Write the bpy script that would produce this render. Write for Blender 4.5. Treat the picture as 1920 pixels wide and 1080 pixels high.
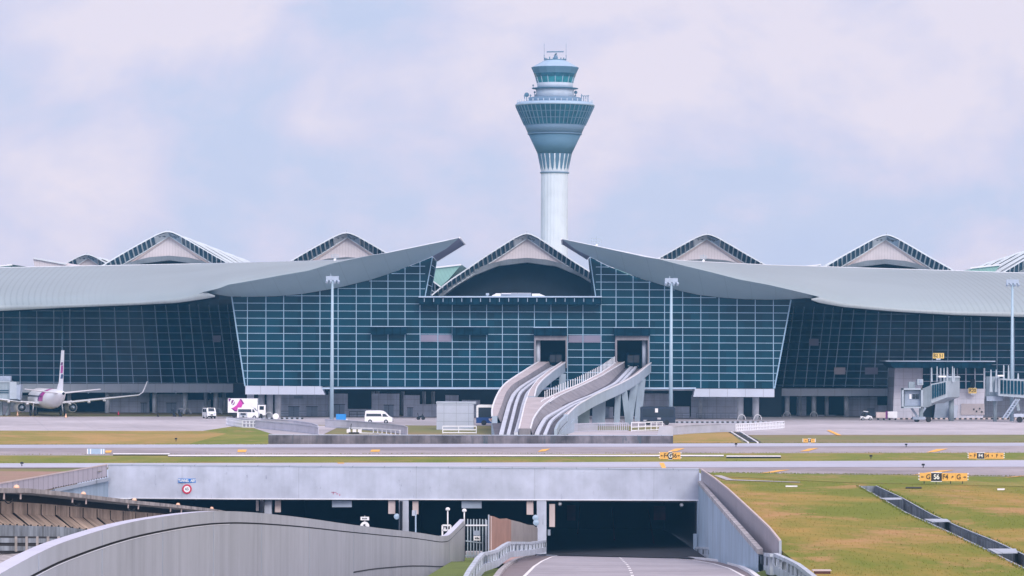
import bpy, bmesh, math, random
from mathutils import Vector, Matrix
random.seed(7)
SC = bpy.context.scene
for o in list(bpy.data.objects): bpy.data.objects.remove(o)
COL = SC.collection
# ------------------------------------------------------------------ camera
F, HC, YH, ROLL = 7000.0, 12.9, 656.0, 0.005
cam = bpy.data.cameras.new("camera"); co = bpy.data.objects.new("camera", cam); COL.objects.link(co)
cam.sensor_width = 36.0; cam.lens = 36.0*F/1920.0; cam.clip_start = 1.0; cam.clip_end = 30000
cam.shift_y = (YH-540.0)/1920.0
cr, sr = math.cos(ROLL), math.sin(ROLL)
co.matrix_world = Matrix(((cr, -sr, 0, 0), (0, 0, -1, 0), (sr, cr, 0, HC), (0, 0, 0, 1)))
SC.camera = co
# ------------------------------------------------------------------ world, sun, exposure
SUN_EL, SUN_AZ = math.radians(29), math.radians(164)      # azimuth clockwise from +Y
W = bpy.data.worlds.new("World"); SC.world = W; W.use_nodes = True
nt = W.node_tree; nt.nodes.clear()
def N(nt, t, **k):
    n = nt.nodes.new(t)
    for a, b in k.items(): setattr(n, a, b)
    return n
out = N(nt, 'ShaderNodeOutputWorld'); mx = N(nt, 'ShaderNodeMixShader')
b1 = N(nt, 'ShaderNodeBackground'); b2 = N(nt, 'ShaderNodeBackground')
sky = N(nt, 'ShaderNodeTexSky', sky_type='NISHITA', sun_disc=False, sun_elevation=SUN_EL, sun_rotation=SUN_AZ)
nt.links.new(sky.outputs[0], b1.inputs[0]); b1.inputs[1].default_value = 0.08
tc = N(nt, 'ShaderNodeTexCoord'); mp = N(nt, 'ShaderNodeMapping'); mp.inputs['Scale'].default_value = (1.0, 1.0, 1.55)
nt.links.new(tc.outputs['Generated'], mp.inputs[0])
def noise(nt, vec, scale, detail=4, rough=.5, dist=0.0):
    n = N(nt, 'ShaderNodeTexNoise'); n.inputs['Scale'].default_value = scale; n.inputs['Detail'].default_value = detail
    n.inputs['Roughness'].default_value = rough; n.inputs['Distortion'].default_value = dist
    nt.links.new(vec, n.inputs['Vector']); return n.outputs['Fac']
def ramp(nt, fac, stops):
    r = N(nt, 'ShaderNodeValToRGB'); e = r.color_ramp.elements
    while len(e) < len(stops): e.new(.5)
    for i, (p, c) in enumerate(stops): e[i].position = p; e[i].color = (*c, 1) if len(c) == 3 else c
    nt.links.new(fac, r.inputs[0]); return r.outputs[0]
def math_(nt, op, a, b=None, clamp=False):
    n = N(nt, 'ShaderNodeMath', operation=op); n.use_clamp = clamp
    for i, v in enumerate((a, b)):
        if v is None: continue
        if isinstance(v, (int, float)): n.inputs[i].default_value = v
        else: nt.links.new(v, n.inputs[i])
    return n.outputs[0]
def mixc(nt, f, a, b, mode='MIX'):
    n = N(nt, 'ShaderNodeMix', data_type='RGBA', blend_type=mode)
    if isinstance(f, (int, float)): n.inputs[0].default_value = f
    else: nt.links.new(f, n.inputs[0])
    for i, v in ((6, a), (7, b)):
        if isinstance(v, tuple): n.inputs[i].default_value = (*v[:3], 1)
        else: nt.links.new(v, n.inputs[i])
    return n.outputs[2]
n1 = noise(nt, mp.outputs[0], 13, 7, .55, .25); n2 = noise(nt, mp.outputs[0], 34, 6, .5, .3)
sp = N(nt, 'ShaderNodeSeparateXYZ'); nt.links.new(tc.outputs['Generated'], sp.inputs[0])
zel = math_(nt, 'MULTIPLY', sp.outputs[2], 2.6)
fac = math_(nt, 'ADD', math_(nt, 'ADD', math_(nt, 'MULTIPLY', n1, 1.0), math_(nt, 'MULTIPLY', n2, .30)), math_(nt, 'MINIMUM', zel, .30))
fac = math_(nt, 'ADD', fac, math_(nt, 'MULTIPLY', sp.outputs[0], .35))
cc = ramp(nt, fac, [(.54, (.60, .65, .87)), (.70, (.65, .68, .88)), (.80, (.77, .72, .89)), (.93, (.93, .815, .905))])
# overcast sky is brighter round the veiled sun, which stands behind the camera
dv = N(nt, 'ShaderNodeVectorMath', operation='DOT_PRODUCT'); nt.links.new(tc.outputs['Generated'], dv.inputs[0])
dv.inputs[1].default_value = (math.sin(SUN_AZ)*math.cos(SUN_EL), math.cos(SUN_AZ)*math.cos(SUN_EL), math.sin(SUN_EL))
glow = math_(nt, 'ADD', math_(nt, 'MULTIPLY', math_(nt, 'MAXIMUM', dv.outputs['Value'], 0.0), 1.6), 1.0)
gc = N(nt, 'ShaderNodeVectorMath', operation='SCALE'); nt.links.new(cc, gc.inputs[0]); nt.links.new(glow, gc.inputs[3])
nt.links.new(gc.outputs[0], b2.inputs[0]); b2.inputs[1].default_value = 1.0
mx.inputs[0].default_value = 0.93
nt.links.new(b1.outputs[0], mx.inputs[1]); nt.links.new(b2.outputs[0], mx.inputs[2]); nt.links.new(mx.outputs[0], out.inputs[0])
sl = bpy.data.lights.new("sun", 'SUN'); sl.energy = 1.5; sl.angle = math.radians(16); sl.color = (1, .95, .88)
so = bpy.data.objects.new("sun", sl); COL.objects.link(so)
sd = Vector((math.sin(SUN_AZ)*math.cos(SUN_EL), math.cos(SUN_AZ)*math.cos(SUN_EL), math.sin(SUN_EL)))
so.rotation_euler = (-sd).to_track_quat('-Z', 'Y').to_euler(); so.location = (0, -50, 200)
SC.view_settings.view_transform = 'Standard'; SC.view_settings.look = 'None'; SC.view_settings.gamma = 1
SC.view_settings.exposure = 0.0; SC.view_settings.use_curve_mapping = False
SC.render.engine = 'CYCLES'; SC.cycles.volume_max_steps = 64; SC.cycles.volume_bounces = 1
# ------------------------------------------------------------------ photogrammetry helpers
def P(px, py, Y):
    u = (px-960.0)/F; v = (YH-py)/F
    return Vector((Y*(u*cr-v*sr), Y, HC+Y*(u*sr+v*cr)))
def G(px, py, z=0.0):
    u = (px-960.0)/F; v = (YH-py)/F
    t = (z-HC)/(u*sr+v*cr)
    return Vector((t*(u*cr-v*sr), t, z))
def lin(pts, x):
    if x <= pts[0][0]:
        a, b = pts[0], pts[1]
    elif x >= pts[-1][0]:
        a, b = pts[-2], pts[-1]
    else:
        for a, b in zip(pts, pts[1:]):
            if a[0] <= x <= b[0]: break
    t = (x-a[0])/(b[0]-a[0]); return a[1]+(b[1]-a[1])*t
def lerp(a, b, t): return a+(b-a)*t
# ------------------------------------------------------------------ materials
def mat(name, col, rough=.7, var=.12, scale=1.0, metal=0.0, streak=0.0, bump=0.0, stripes=None, tiles=None, spec=.5, col2=None, sscale=.8, fine=0.0, stain=None, panes=None, emit=0, smask=None):
    m = bpy.data.materials.new(name); m.use_nodes = True; nt = m.node_tree
    p = nt.nodes['Principled BSDF']; p.inputs['Roughness'].default_value = rough; p.inputs['Metallic'].default_value = metal
    p.inputs['Specular IOR Level'].default_value = spec
    tc = N(nt, 'ShaderNodeTexCoord'); ov = tc.outputs['Object']
    c2 = col2 if col2 else tuple(max(0, x*(1-var*2.2)) for x in col)
    c1 = col if col2 else tuple(min(1, x*(1+var*.6)) for x in col)
    f = noise(nt, ov, scale, 6, .6)
    c = ramp(nt, f, [(.32, c2), (.62, c1)])
    if fine:
        f2 = noise(nt, ov, scale*9, 4, .7); c = mixc(nt, 1.0, c, ramp(nt, f2, [(.3, (1-fine,)*3), (.7, (1+fine*.5,)*3)]), 'MULTIPLY')
    if streak:
        mpn = N(nt, 'ShaderNodeMapping'); mpn.inputs['Scale'].default_value = (1, 1, .06); nt.links.new(ov, mpn.inputs[0])
        s = noise(nt, mpn.outputs[0], sscale, 5, .65)
        c = mixc(nt, 1.0, c, ramp(nt, s, [(.30, (1-streak,)*3), (.58, (1, 1, 1))]), 'MULTIPLY')
    if stain:
        mpn = N(nt, 'ShaderNodeMapping'); mpn.inputs['Scale'].default_value = (1, 1, .22); nt.links.new(ov, mpn.inputs[0])
        s = noise(nt, mpn.outputs[0], stain[0], 8, .75)
        c = mixc(nt, ramp(nt, s, [(stain[1], (0, 0, 0)), (stain[1]+.06, (1, 1, 1))]), c, stain[2])
    hb = None
    if stripes:      # (direction vector, period, line fraction, darkness)
        d, per, fr, dk = stripes
        vm = N(nt, 'ShaderNodeVectorMath', operation='DOT_PRODUCT'); nt.links.new(ov, vm.inputs[0]); vm.inputs[1].default_value = d
        fr_ = math_(nt, 'FRACT', math_(nt, 'DIVIDE', vm.outputs['Value'], per))
        hb = math_(nt, 'LESS_THAN', fr_, fr)
        if smask:
            s4 = N(nt, 'ShaderNodeSeparateXYZ'); nt.links.new(ov, s4.inputs[0]); ab = math_(nt, 'ABSOLUTE', s4.outputs[0])
            hb = math_(nt, 'MULTIPLY', hb, math_(nt, 'DIVIDE', math_(nt, 'SUBTRACT', ab, smask[0]), smask[1]-smask[0], clamp=True))
        c = mixc(nt, hb, c, mixc(nt, 1.0, c, (dk, dk, dk), 'MULTIPLY'))
    if tiles:        # (wx, wz, dark)
        wx, wz, dk = tiles; s3 = N(nt, 'ShaderNodeSeparateXYZ'); nt.links.new(ov, s3.inputs[0])
        a = math_(nt, 'LESS_THAN', math_(nt, 'FRACT', math_(nt, 'DIVIDE', s3.outputs[0], wx)), .07/wx)
        b = math_(nt, 'LESS_THAN', math_(nt, 'FRACT', math_(nt, 'DIVIDE', s3.outputs[2], wz)), .07/wz)
        c = mixc(nt, math_(nt, 'MAXIMUM', a, b), c, mixc(nt, 1.0, c, (dk, dk, dk), 'MULTIPLY'))
    if panes:        # per-pane tint
        wx, wz, amt = panes; vm = N(nt, 'ShaderNodeVectorMath', operation='DIVIDE'); nt.links.new(ov, vm.inputs[0]); vm.inputs[1].default_value = (wx, 999, wz)
        fl = N(nt, 'ShaderNodeVectorMath', operation='FLOOR'); nt.links.new(vm.outputs[0], fl.inputs[0])
        wn = N(nt, 'ShaderNodeTexWhiteNoise', noise_dimensions='3D'); nt.links.new(fl.outputs[0], wn.inputs['Vector'])
        c = mixc(nt, 1.0, c, ramp(nt, wn.outputs['Value'], [(0, (1-amt,)*3), (1, (1+amt, 1+amt*1.1, 1+amt))]), 'MULTIPLY')
    nt.links.new(c, p.inputs['Base Color'])
    if bump:
        bn = N(nt, 'ShaderNodeBump'); bn.inputs['Strength'].default_value = bump; bn.inputs['Distance'].default_value = .1
        nt.links.new(noise(nt, ov, scale*6, 6, .7), bn.inputs['Height']); nt.links.new(bn.outputs[0], p.inputs['Normal'])
    if emit:
        nt.links.new(c, p.inputs['Emission Color']); p.inputs['Emission Strength'].default_value = emit
    return m
def turf(name, dry, green, soil, sc=.05):
    m = bpy.data.materials.new(name); m.use_nodes = True; nt = m.node_tree; p = nt.nodes['Principled BSDF']; p.inputs['Roughness'].default_value = .95; p.inputs['Specular IOR Level'].default_value = .1
    tc = N(nt, 'ShaderNodeTexCoord'); ov = tc.outputs['Object']; mpn = N(nt, 'ShaderNodeMapping'); mpn.inputs['Scale'].default_value = (1, .42, 1); nt.links.new(ov, mpn.inputs[0]); mv = mpn.outputs[0]
    c = ramp(nt, noise(nt, mv, sc, 7, .62, .6), [(.41, green), (.50, tuple((a+b)/2 for a, b in zip(green, dry))), (.58, dry)])
    c = mixc(nt, ramp(nt, noise(nt, mv, sc*2.3, 8, .7, .4), [(.52, (0, 0, 0)), (.64, (.8, .8, .8))]), c, soil)
    c = mixc(nt, ramp(nt, noise(nt, mv, sc*5, 8, .7), [(.52, (0, 0, 0)), (.68, (.35, .35, .35))]), c, tuple(a*.75 for a in green))
    c = mixc(nt, 1.0, c, ramp(nt, noise(nt, ov, 3.2, 6, .8), [(.30, (.70, .72, .70)), (.5, (.97, .97, .97)), (.72, (1.15, 1.13, 1.1))]), 'MULTIPLY')
    nt.links.new(c, p.inputs['Base Color']); bn = N(nt, 'ShaderNodeBump'); bn.inputs['Strength'].default_value = .6; bn.inputs['Distance'].default_value = .15
    nt.links.new(noise(nt, ov, 2.5, 6, .75), bn.inputs['Height']); nt.links.new(bn.outputs[0], p.inputs['Normal']); return m
M = {}
M['glass'] = mat('curtain_glass', (.002, .036, .060), .2, .15, .12, panes=(3.35, 1.415, .22), spec=.14)
M['glass2'] = mat('curtain_glass_side', (.001, .042, .076), .2, .25, .1, panes=(3.1, 1.42, .4), spec=.12)
M['mull'] = mat('mullion_paint', (.26, .42, .56), .5, .05, .3)
M['mull2'] = mat('mullion_paint_dull', (.37, .49, .63), .5, .05, .3)
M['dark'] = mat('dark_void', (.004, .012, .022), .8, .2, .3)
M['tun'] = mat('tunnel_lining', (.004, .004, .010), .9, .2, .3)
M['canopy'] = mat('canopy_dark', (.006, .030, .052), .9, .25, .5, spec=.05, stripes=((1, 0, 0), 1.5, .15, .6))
M['roof'] = mat('roof_sheet', (.275, .335, .355), .5, .05, .03, stripes=((1, .0, .35), 1.25, .28, .86), smask=(72, 92), metal=.0, streak=.0, spec=.4)
M['fascia'] = mat('roof_fascia', (.33, .45, .50), .55, .05, .05, stripes=((1, 0, .35), 4.4, .015, .75), fine=.0)
M['lip'] = mat('roof_lip', (.33, .385, .40), .5, .05, .06, stripes=((1, 0, 0), 1.2, .1, .9))
M['soffitp'] = mat('tip_soffit', (.20, .19, .26), .7, .05, .3)
M['sill'] = mat('sill_metal', (.36, .41, .48), .5, .06, .2, stripes=((1, 0, 0), 3.35, .02, .5))
M['sillw'] = mat('sill_white', (.44, .49, .58), .5, .05, .2, stripes=((1, 0, 0), 3.35, .02, .5))
M['wallg'] = mat('undercroft_panel', (.60, .64, .74), .8, .10, .25, tiles=(1.7, 1.1, .7), streak=.2)
M['wallp'] = mat('block_panel', (.56, .56, .64), .7, .06, .25, tiles=(1.75, 1.28, .72), streak=.15)
M['door'] = mat('door_grey', (.30, .36, .45), .6, .1, .4)
M['colm'] = mat('column_concrete', (.58, .62, .68), .8, .12, .5, streak=.2)
M['white'] = mat('white_paint', (.78, .79, .80), .35, .04, .6)
M['gable'] = mat('gable_panel', (.60, .56, .58), .6, .05, .2, stripes=((1, 0, 0), .62, .14, .80))
M['rim'] = mat('vault_rim', (.60, .66, .70), .45, .05, .3)
M['rib'] = mat('vault_sheet', (.27, .31, .34), .45, .06, .1, stripes=((0, 1, 0), 2.0, .2, .8))
M['archf'] = mat('arch_fascia', (.30, .345, .385), .6, .05, .2, stripes=((1, 0, 0), 1.3, .04, .75))
M['sky_glass'] = mat('skylight_glass', (.065, .13, .19), .15, .15, .5)
M['green'] = mat('valley_sheet', (.22, .42, .38), .5, .06, .2, stripes=((1, 0, .5), .8, .15, .85))
M['tshaft'] = mat('tower_concrete', (.62, .70, .76), .7, .05, .1, stripes=((1, .3, 0), 1.05, .12, .96), streak=.06)
M['tcone'] = mat('tower_cladding', (.085, .175, .255), .75, .06, .15)
M['tband'] = mat('tower_band', (.13, .205, .295), .7, .05, .15)
M['tglass'] = mat('tower_glass', (.02, .10, .15), .2, .2, .4)
M['tcab'] = mat('cab_glass', (.03, .22, .27), .15, .2, .4)
M['troof'] = mat('tower_roof', (.33, .45, .57), .5, .05, .3)
M['tlight'] = mat('tower_pale', (.45, .52, .60), .6, .05, .3)
M['steel'] = mat('galvanised_steel', (.36, .44, .50), .5, .08, .8, metal=.2)
M['mast'] = mat('mast_paint', (.33, .46, .55), .5, .05, .4)
M['lampb'] = mat('lamp_bank', (.34, .42, .52), .5, .06, .8)
M['grass'] = mat('airfield_grass', (.165, .175, .045), .95, .2, .035, col2=(.25, .175, .075), fine=.22, bump=.4)
M['grassg'] = mat('green_grass', (.17, .245, .03), .95, .2, .05, col2=(.27, .26, .05), fine=.22, bump=.4)
M['grassb'] = mat('dry_grass', (.37, .25, .10), .95, .2, .05, col2=(.23, .19, .075), fine=.15, bump=.3)
M['field'] = mat('embankment_grass', (.37, .24, .045), .95, .2, .05, col2=(.21, .23, .02), fine=.30, bump=.5)
M['field'] = turf('field_turf', (.38, .255, .07), (.18, .205, .03), (.47, .265, .125))
M['grassg'] = turf('strip_turf', (.27, .25, .06), (.17, .21, .035), (.33, .24, .09), .06)
M['grassb'] = turf('dry_turf', (.42, .28, .10), (.28, .24, .06), (.46, .27, .12), .06)
M['lawn'] = mat('verge_grass', (.14, .19, .02), .95, .2, .4, col2=(.09, .13, .015), fine=.3, bump=.5)
M['dirt'] = mat('red_dirt', (.33, .20, .15), .95, .2, .08, col2=(.27, .20, .12), fine=.2)
M['apron'] = mat('apron_concrete', (.47, .44, .465), .85, .13, .03, fine=.22, stripes=((1, .15, 0), 7.5, .012, .8))
M['taxi'] = mat('taxiway_asphalt', (.34, .30, .315), .85, .16, .04, fine=.2)
M['taxil'] = mat('taxiway_pale', (.43, .445, .53), .7, .05, .03, fine=.08)
M['yellow'] = mat('marking_yellow', (.85, .45, .06), .7, .08, 1)
M['mwhite'] = mat('marking_white', (.78, .77, .78), .7, .06, 1)
M['road'] = mat('road_asphalt', (.36, .34, .375), .85, .10, .12, fine=.2)
M['roadd'] = mat('road_shoulder', (.21, .175, .185), .9, .1, .4, fine=.15)
M['beam'] = mat('portal_concrete', (.47, .51, .60), .85, .10, .25, streak=.10, sscale=1.1, stain=(2.2, .615, (.26, .28, .36)), tiles=(12.4, 40, .8))
M['wing'] = mat('wing_wall_concrete', (.36, .47, .58), .85, .08, .2, streak=.2)
M['cop'] = mat('coping_concrete', (.48, .46, .47), .9, .25, .8, streak=.3)
M['corr'] = mat('corrugated_barrier', (.37, .33, .36), .6, .05, .2, stripes=((0, 1, 0), 2.2, .2, .78))
M['corrl'] = mat('corrugated_barrier_l', (.42, .39, .44), .6, .05, .2, stripes=((.1, 1, 0), 2.6, .16, .70))
M['para'] = mat('parapet_concrete', (.41, .435, .475), .85, .05, .06, streak=.17, sscale=.42, fine=.06, stain=(.7, .64, (.22, .24, .28)))
M['parat'] = mat('parapet_cap_top', (.52, .54, .65), .6, .05, .5)
M['groove'] = mat('groove_black', (.02, .022, .025), .9, .1, 1)
M['dirty'] = mat('dirty_concrete', (.50, .39, .30), .95, .2, .35, streak=.35, sscale=.55, stain=(.8, .60, (.05, .04, .03)), fine=.2)
M['dslab'] = mat('dirty_slab', (.40, .37, .35), .95, .25, .4, streak=.3, fine=.2)
M['dgrey'] = mat('stained_grey', (.32, .37, .41), .95, .25, .5, streak=.45, sscale=1.2)
M['dgrim'] = mat('trench_wall', (.22, .25, .28), .95, .3, .3, streak=.75, sscale=1.6)
M['lowwall'] = mat('blast_wall', (.17, .16, .175), .95, .3, .3, streak=.55, sscale=.9, stain=(.5, .56, (.06, .085, .10)))
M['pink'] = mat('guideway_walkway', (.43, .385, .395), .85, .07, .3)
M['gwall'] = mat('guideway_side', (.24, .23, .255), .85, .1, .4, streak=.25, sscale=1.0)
M['gblue'] = mat('guideway_outer', (.33, .41, .49), .75, .06, .2)
M['gpier'] = mat('guideway_pier', (.30, .38, .45), .8, .08, .3, streak=.15)
M['gbeam'] = mat('running_beam', (.52, .56, .64), .7, .06, .3)
M['gdark'] = mat('guideway_floor', (.085, .08, .10), .9, .15, .3)
M['edge'] = mat('edge_trim', (.72, .74, .78), .6, .04, .3)
M['sign_y'] = mat('sign_yellow', (.72, .40, .08), .6, .08, 1)
M['sign_k'] = mat('sign_black', (.012, .014, .018), .6, .1, 1)
M['txt_k'] = mat('lettering_black', (.06, .035, .01), .7, .1, 1)
M['txt_w'] = mat('lettering_white', (.8, .8, .72), .7, .05, 1)
M['blue'] = mat('sign_blue', (.01, .16, .50), .5, .05, 1)
M['red'] = mat('sign_red', (.50, .01, .05), .5, .05, 1)
M['magenta'] = mat('magenta_paint', (.55, .03, .35), .4, .05, 1)
M['purple'] = mat('purple_paint', (.16, .01, .17), .4, .05, 1)
M['win'] = mat('vehicle_glass', (.02, .03, .045), .12, .1, 1)
M['tyre'] = mat('rubber', (.015, .016, .018), .8, .1, 1)
M['alu'] = mat('dull_aluminium', (.40, .42, .46), .45, .06, 1, metal=.3)
M['navy'] = mat('navy_paint', (.01, .05, .20), .3, .05, 1)
M['busd'] = mat('dark_bus_paint', (.008, .02, .045), .3, .05, 1)
M['cyan'] = mat('blue_tarp', (.01, .22, .58), .5, .05, 1)
M['beige'] = mat('beige_panel', (.55, .46, .44), .7, .06, .6)
M['brown'] = mat('brown_screen', (.40, .235, .175), .8, .08, .5, stripes=((1, 1, 0), .5, .2, .82), streak=.15)
M['greige'] = mat('grey_screen', (.34, .31, .29), .8, .08, .5, stripes=((1, 1, 0), .5, .2, .85), streak=.15)
M['barrier'] = mat('barrier_concrete', (.50, .56, .64), .85, .1, .8, streak=.35, sscale=2)
M['jet'] = mat('bridge_grey', (.25, .31, .35), .6, .1, .4, stripes=((1, .4, 0), .55, .15, .85))
M['jetl'] = mat('bridge_light', (.34, .40, .45), .5, .06, .4)
M['plane'] = mat('aircraft_white', (.92, .93, .95), .4, .03, .2)
M['orange'] = mat('orange_lamp', (.85, .50, .33), .5, .05, 1)
M['maroon'] = mat('tunnel_red', (.10, .012, .02), .8, .3, .4)
M['brk'] = mat('brick_kerb', (.50, .33, .30), .9, .15, 1)
M['gap_shade'] = mat('barrier_gap_shade', (.12, .14, .16), .9, .2, 1)  # dark tone painted as shade in the road barrier openings
M['fence'] = mat('fence_paint', (.42, .43, .50), .7, .06, .5)
M['rust'] = mat('rusty_frame', (.10, .035, .03), .8, .2, 1)
# ------------------------------------------------------------------ mesh builder
class MB:
    def __init__(s, off=(0, 0, 0)): s.v = []; s.f = []; s.m = []; s.mats = []; s.off = Vector(off); s.sm = []
    def mi(s, m):
        m = M[m] if isinstance(m, str) else m
        if m not in s.mats: s.mats.append(m)
        return s.mats.index(m)
    def add(s, vs, fs, m, smooth=False):
        b = len(s.v); s.v += [Vector(v) for v in vs]; k = s.mi(m)
        for f in fs: s.f.append([b+i for i in f]); s.m.append(k); s.sm.append(smooth)
        return s
    def quad(s, a, b, c, d, m): return s.add([a, b, c, d], [(0, 1, 2, 3)], m)
    def box(s, x0, x1, y0, y1, z0, z1, m):
        vs = [(x, y, z) for z in (z0, z1) for y in (y0, y1) for x in (x0, x1)]
        return s.add(vs, [(0, 2, 3, 1), (4, 5, 7, 6), (0, 1, 5, 4), (2, 6, 7, 3), (0, 4, 6, 2), (1, 3, 7, 5)], m)
    def prism(s, poly, d, m):       # poly: list of Vectors (front), extruded by vector d
        n = len(poly); d = Vector(d); vs = [Vector(p) for p in poly]+[Vector(p)+d for p in poly]
        fs = [tuple(range(n)), tuple(range(2*n-1, n-1, -1))]+[(i, i+n, (i+1) % n+n, (i+1) % n) for i in range(n)]
        return s.add(vs, fs, m)
    def bar(s, a, b, w, m, h=None, n=4, w2=None):
        a, b = Vector(a), Vector(b); d = (b-a)
        if d.length < 1e-6: return s
        d.normalize(); up = Vector((0, 0, 1)) if abs(d.z) < .95 else Vector((0, 1, 0))
        r = d.cross(up).normalized(); u = r.cross(d); h = h or w; w2 = w2 or w
        vs = []
        for p, ww, hh in ((a, w, h), (b, w2, h*w2/w)):
            for i in range(n):
                t = 2*math.pi*(i+.5)/n; k = .5/math.cos(math.pi/n) if n == 4 else .5
                vs.append(p+r*math.cos(t)*ww*k*1.0+u*math.sin(t)*hh*k)
        fs = [(i, (i+1) % n, (i+1) % n+n, i+n) for i in range(n)]+[tuple(range(n-1, -1, -1)), tuple(range(n, 2*n))]
        return s.add(vs, fs, m, n > 6)
    def lathe(s, prof, m, n=32, c=(0, 0, 0), caps=True, rot=0, smooth=False, axis='Z'):
        vs = []
        for r, z in prof:
            for i in range(n):
                t = 2*math.pi*i/n+rot; q = (r*math.cos(t), r*math.sin(t), z)
                if axis == 'Y': q = (q[0], q[2], q[1])
                if axis == 'X': q = (q[2], q[0], q[1])
                vs.append((c[0]+q[0], c[1]+q[1], c[2]+q[2]))
        fs = [(j*n+i, j*n+(i+1) % n, (j+1)*n+(i+1) % n, (j+1)*n+i) for j in range(len(prof)-1) for i in range(n)]
        if caps: fs += [tuple(range(n-1, -1, -1)), tuple((len(prof)-1)*n+i for i in range(n))]
        return s.add(vs, fs, m, smooth)
    def loft(s, rows, m, smooth=True, closed=False):
        n = len(rows[0]); vs = [p for r in rows for p in r]; e = n if closed else n-1
        fs = [(j*n+i, j*n+(i+1) % n, (j+1)*n+(i+1) % n, (j+1)*n+i) for j in range(len(rows)-1) for i in range(e)]
        s.add(vs, fs, m, smooth)
        if closed: s.add(rows[0], [tuple(range(n-1, -1, -1))], m); s.add(rows[-1], [tuple(range(n))], m)
        return s
    def build(s, name, parent=None, flip=False, smooth=None):
        me = bpy.data.meshes.new(name); me.from_pydata([tuple(v-s.off) for v in s.v], [], s.f)
        for m in s.mats: me.materials.append(m)
        for p, k, q in zip(me.polygons, s.m, s.sm): p.material_index = k; p.use_smooth = q
        me.update()
        if not flip:
            bm = bmesh.new(); bm.from_mesh(me); bmesh.ops.recalc_face_normals(bm, faces=bm.faces); bm.to_mesh(me); bm.free()
        o = bpy.data.objects.new(name, me); COL.objects.link(o)
        if parent is not None: o.parent = parent
        elif s.off.length: o.location = s.off
        return o
def tag(o, label, cat, group=None):
    o['label'] = label; o['category'] = cat
    if group: o['group'] = group
    return o
def thing(name, label, cat, loc=(0, 0, 0), rz=0, group=None):
    o = bpy.data.objects.new(name, None); COL.objects.link(o); o.location = loc; o.rotation_euler = (0, 0, rz); o.empty_display_size = .5
    return tag(o, label, cat, group)
def struct(o, k='structure'): o['kind'] = k; return o
def text(s, size, m, name, parent, loc, rot=(math.pi/2, 0, 0), depth=.01, sx=1.0):
    cu = bpy.data.curves.new(name, 'FONT'); cu.body = s; cu.size = size; cu.extrude = depth; cu.align_x = 'CENTER'; cu.align_y = 'CENTER'; cu.offset = size*.02
    t = bpy.data.objects.new(name+'_tmp', cu); COL.objects.link(t); bpy.context.view_layer.update()
    me = bpy.data.meshes.new_from_object(t.evaluated_get(bpy.context.evaluated_depsgraph_get()))
    bpy.data.objects.remove(t); me.materials.clear(); me.materials.append(M[m]); me.name = name
    o = bpy.data.objects.new(name, me); COL.objects.link(o); o.parent = parent; o.location = loc; o.rotation_euler = rot; o.scale = (sx, 1, 1)
    return o
# ================================================================== GROUND
ZR0, SLR = -8.5, .047
def zr(Y): return ZR0+SLR*(389-Y) if Y < 389 else ZR0
def R(px, py, dz=0):
    e = py-(px-960)*ROLL; Y = 7000*(HC-ZR0-dz-SLR*389)/(e-YH-7000*SLR); return Vector(((px-960)*Y/F-0*Y, Y, zr(Y)+dz))
LW = [(150, -58.), (338, -49.2), (389, -45.2), (394.5, -43.2)]           # left edge of the cutting (Y, x)
RW = [(100, 17.6), (212, 17.4), (241, 17.5), (258, 18.0), (280, 18.5), (305, 18.95), (331, 19.35), (389, 20.1)]
L = [(1612, 911.5), (1652, 934), (1700, 962), (1780, 998), (1858, 1035), (1945, 1078)]
Rr = [(1640, 911), (1690, 934), (1745, 965), (1800, 990), (1870, 1018), (1975, 1068)]
TL = sorted((G(*p).y, G(*p).x) for p in L); TR = sorted((G(*p).y, G(*p).x) for p in Rr); TEND = G(1612, 911.5).y
g = MB()
for a, b in ((-3000, -900), (-900, -42.9), (-42.9, 19.9), (19.9, 900), (900, 3000)):
    for y0, y1 in ((396.5 if a == -42.9 else 389, 700), (700, 6000)):
        g.quad((a, y0, 0), (b, y0, 0), (b, y1, 0), (a, y1, 0), 'grass')
yy_ = sorted([100+i*289/60 for i in range(61)]+[TEND])
for y0, y1 in zip(yy_, yy_[1:]):
    l0, l1, r0, r1 = lin(LW, y0), lin(LW, y1), lin(RW, y0), lin(RW, y1)
    g.quad((-3000, y0, 0), (l0, y0, 0), (l1, y1, 0), (-3000, y1, 0), 'dirt')
    if y1 > TEND+.01: g.quad((r0, y0, 0), (3000, y0, 0), (3000, y1, 0), (r1, y1, 0), 'field')
    else:
        a0, a1, c0, c1 = lin(TL, y0), lin(TL, y1), max(lin(TR, y0), lin(TL, y0)+1.2), max(lin(TR, y1), lin(TL, y1)+1.2); dp = -1.3
        g.quad((r0, y0, 0), (a0, y0, 0), (a1, y1, 0), (r1, y1, 0), 'field'); g.quad((c0, y0, 0), (3000, y0, 0), (3000, y1, 0), (c1, y1, 0), 'field')
    xm = -5.5
    g.quad((xm, y0, zr(y0)-.25), (r0, y0, zr(y0)-.25), (r1, y1, zr(y1)-.25), (xm, y1, zr(y1)-.25), 'lawn')
    g.quad((l0, y0, -12.5), (xm, y0, -12.5), (xm, y1, -12.5), (l1, y1, -12.5), 'dgrey'); g.quad((xm, y0, -12.5), (xm, y0, zr(y0)-.25), (xm, y1, zr(y1)-.25), (xm, y1, -12.5), 'dgrey')
    if y1 < 245: g.quad((r0, y0, zr(y0)-.3), (r0, y0, 0), (r1, y1, 0), (r1, y1, zr(y1)-.3), 'field')
    g.quad((l0, y0, zr(y0)-.3), (l0, y0, 0), (l1, y1, 0), (l1, y1, zr(y1)-.3), 'dirty')
struct(g.build('ground'))
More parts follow.
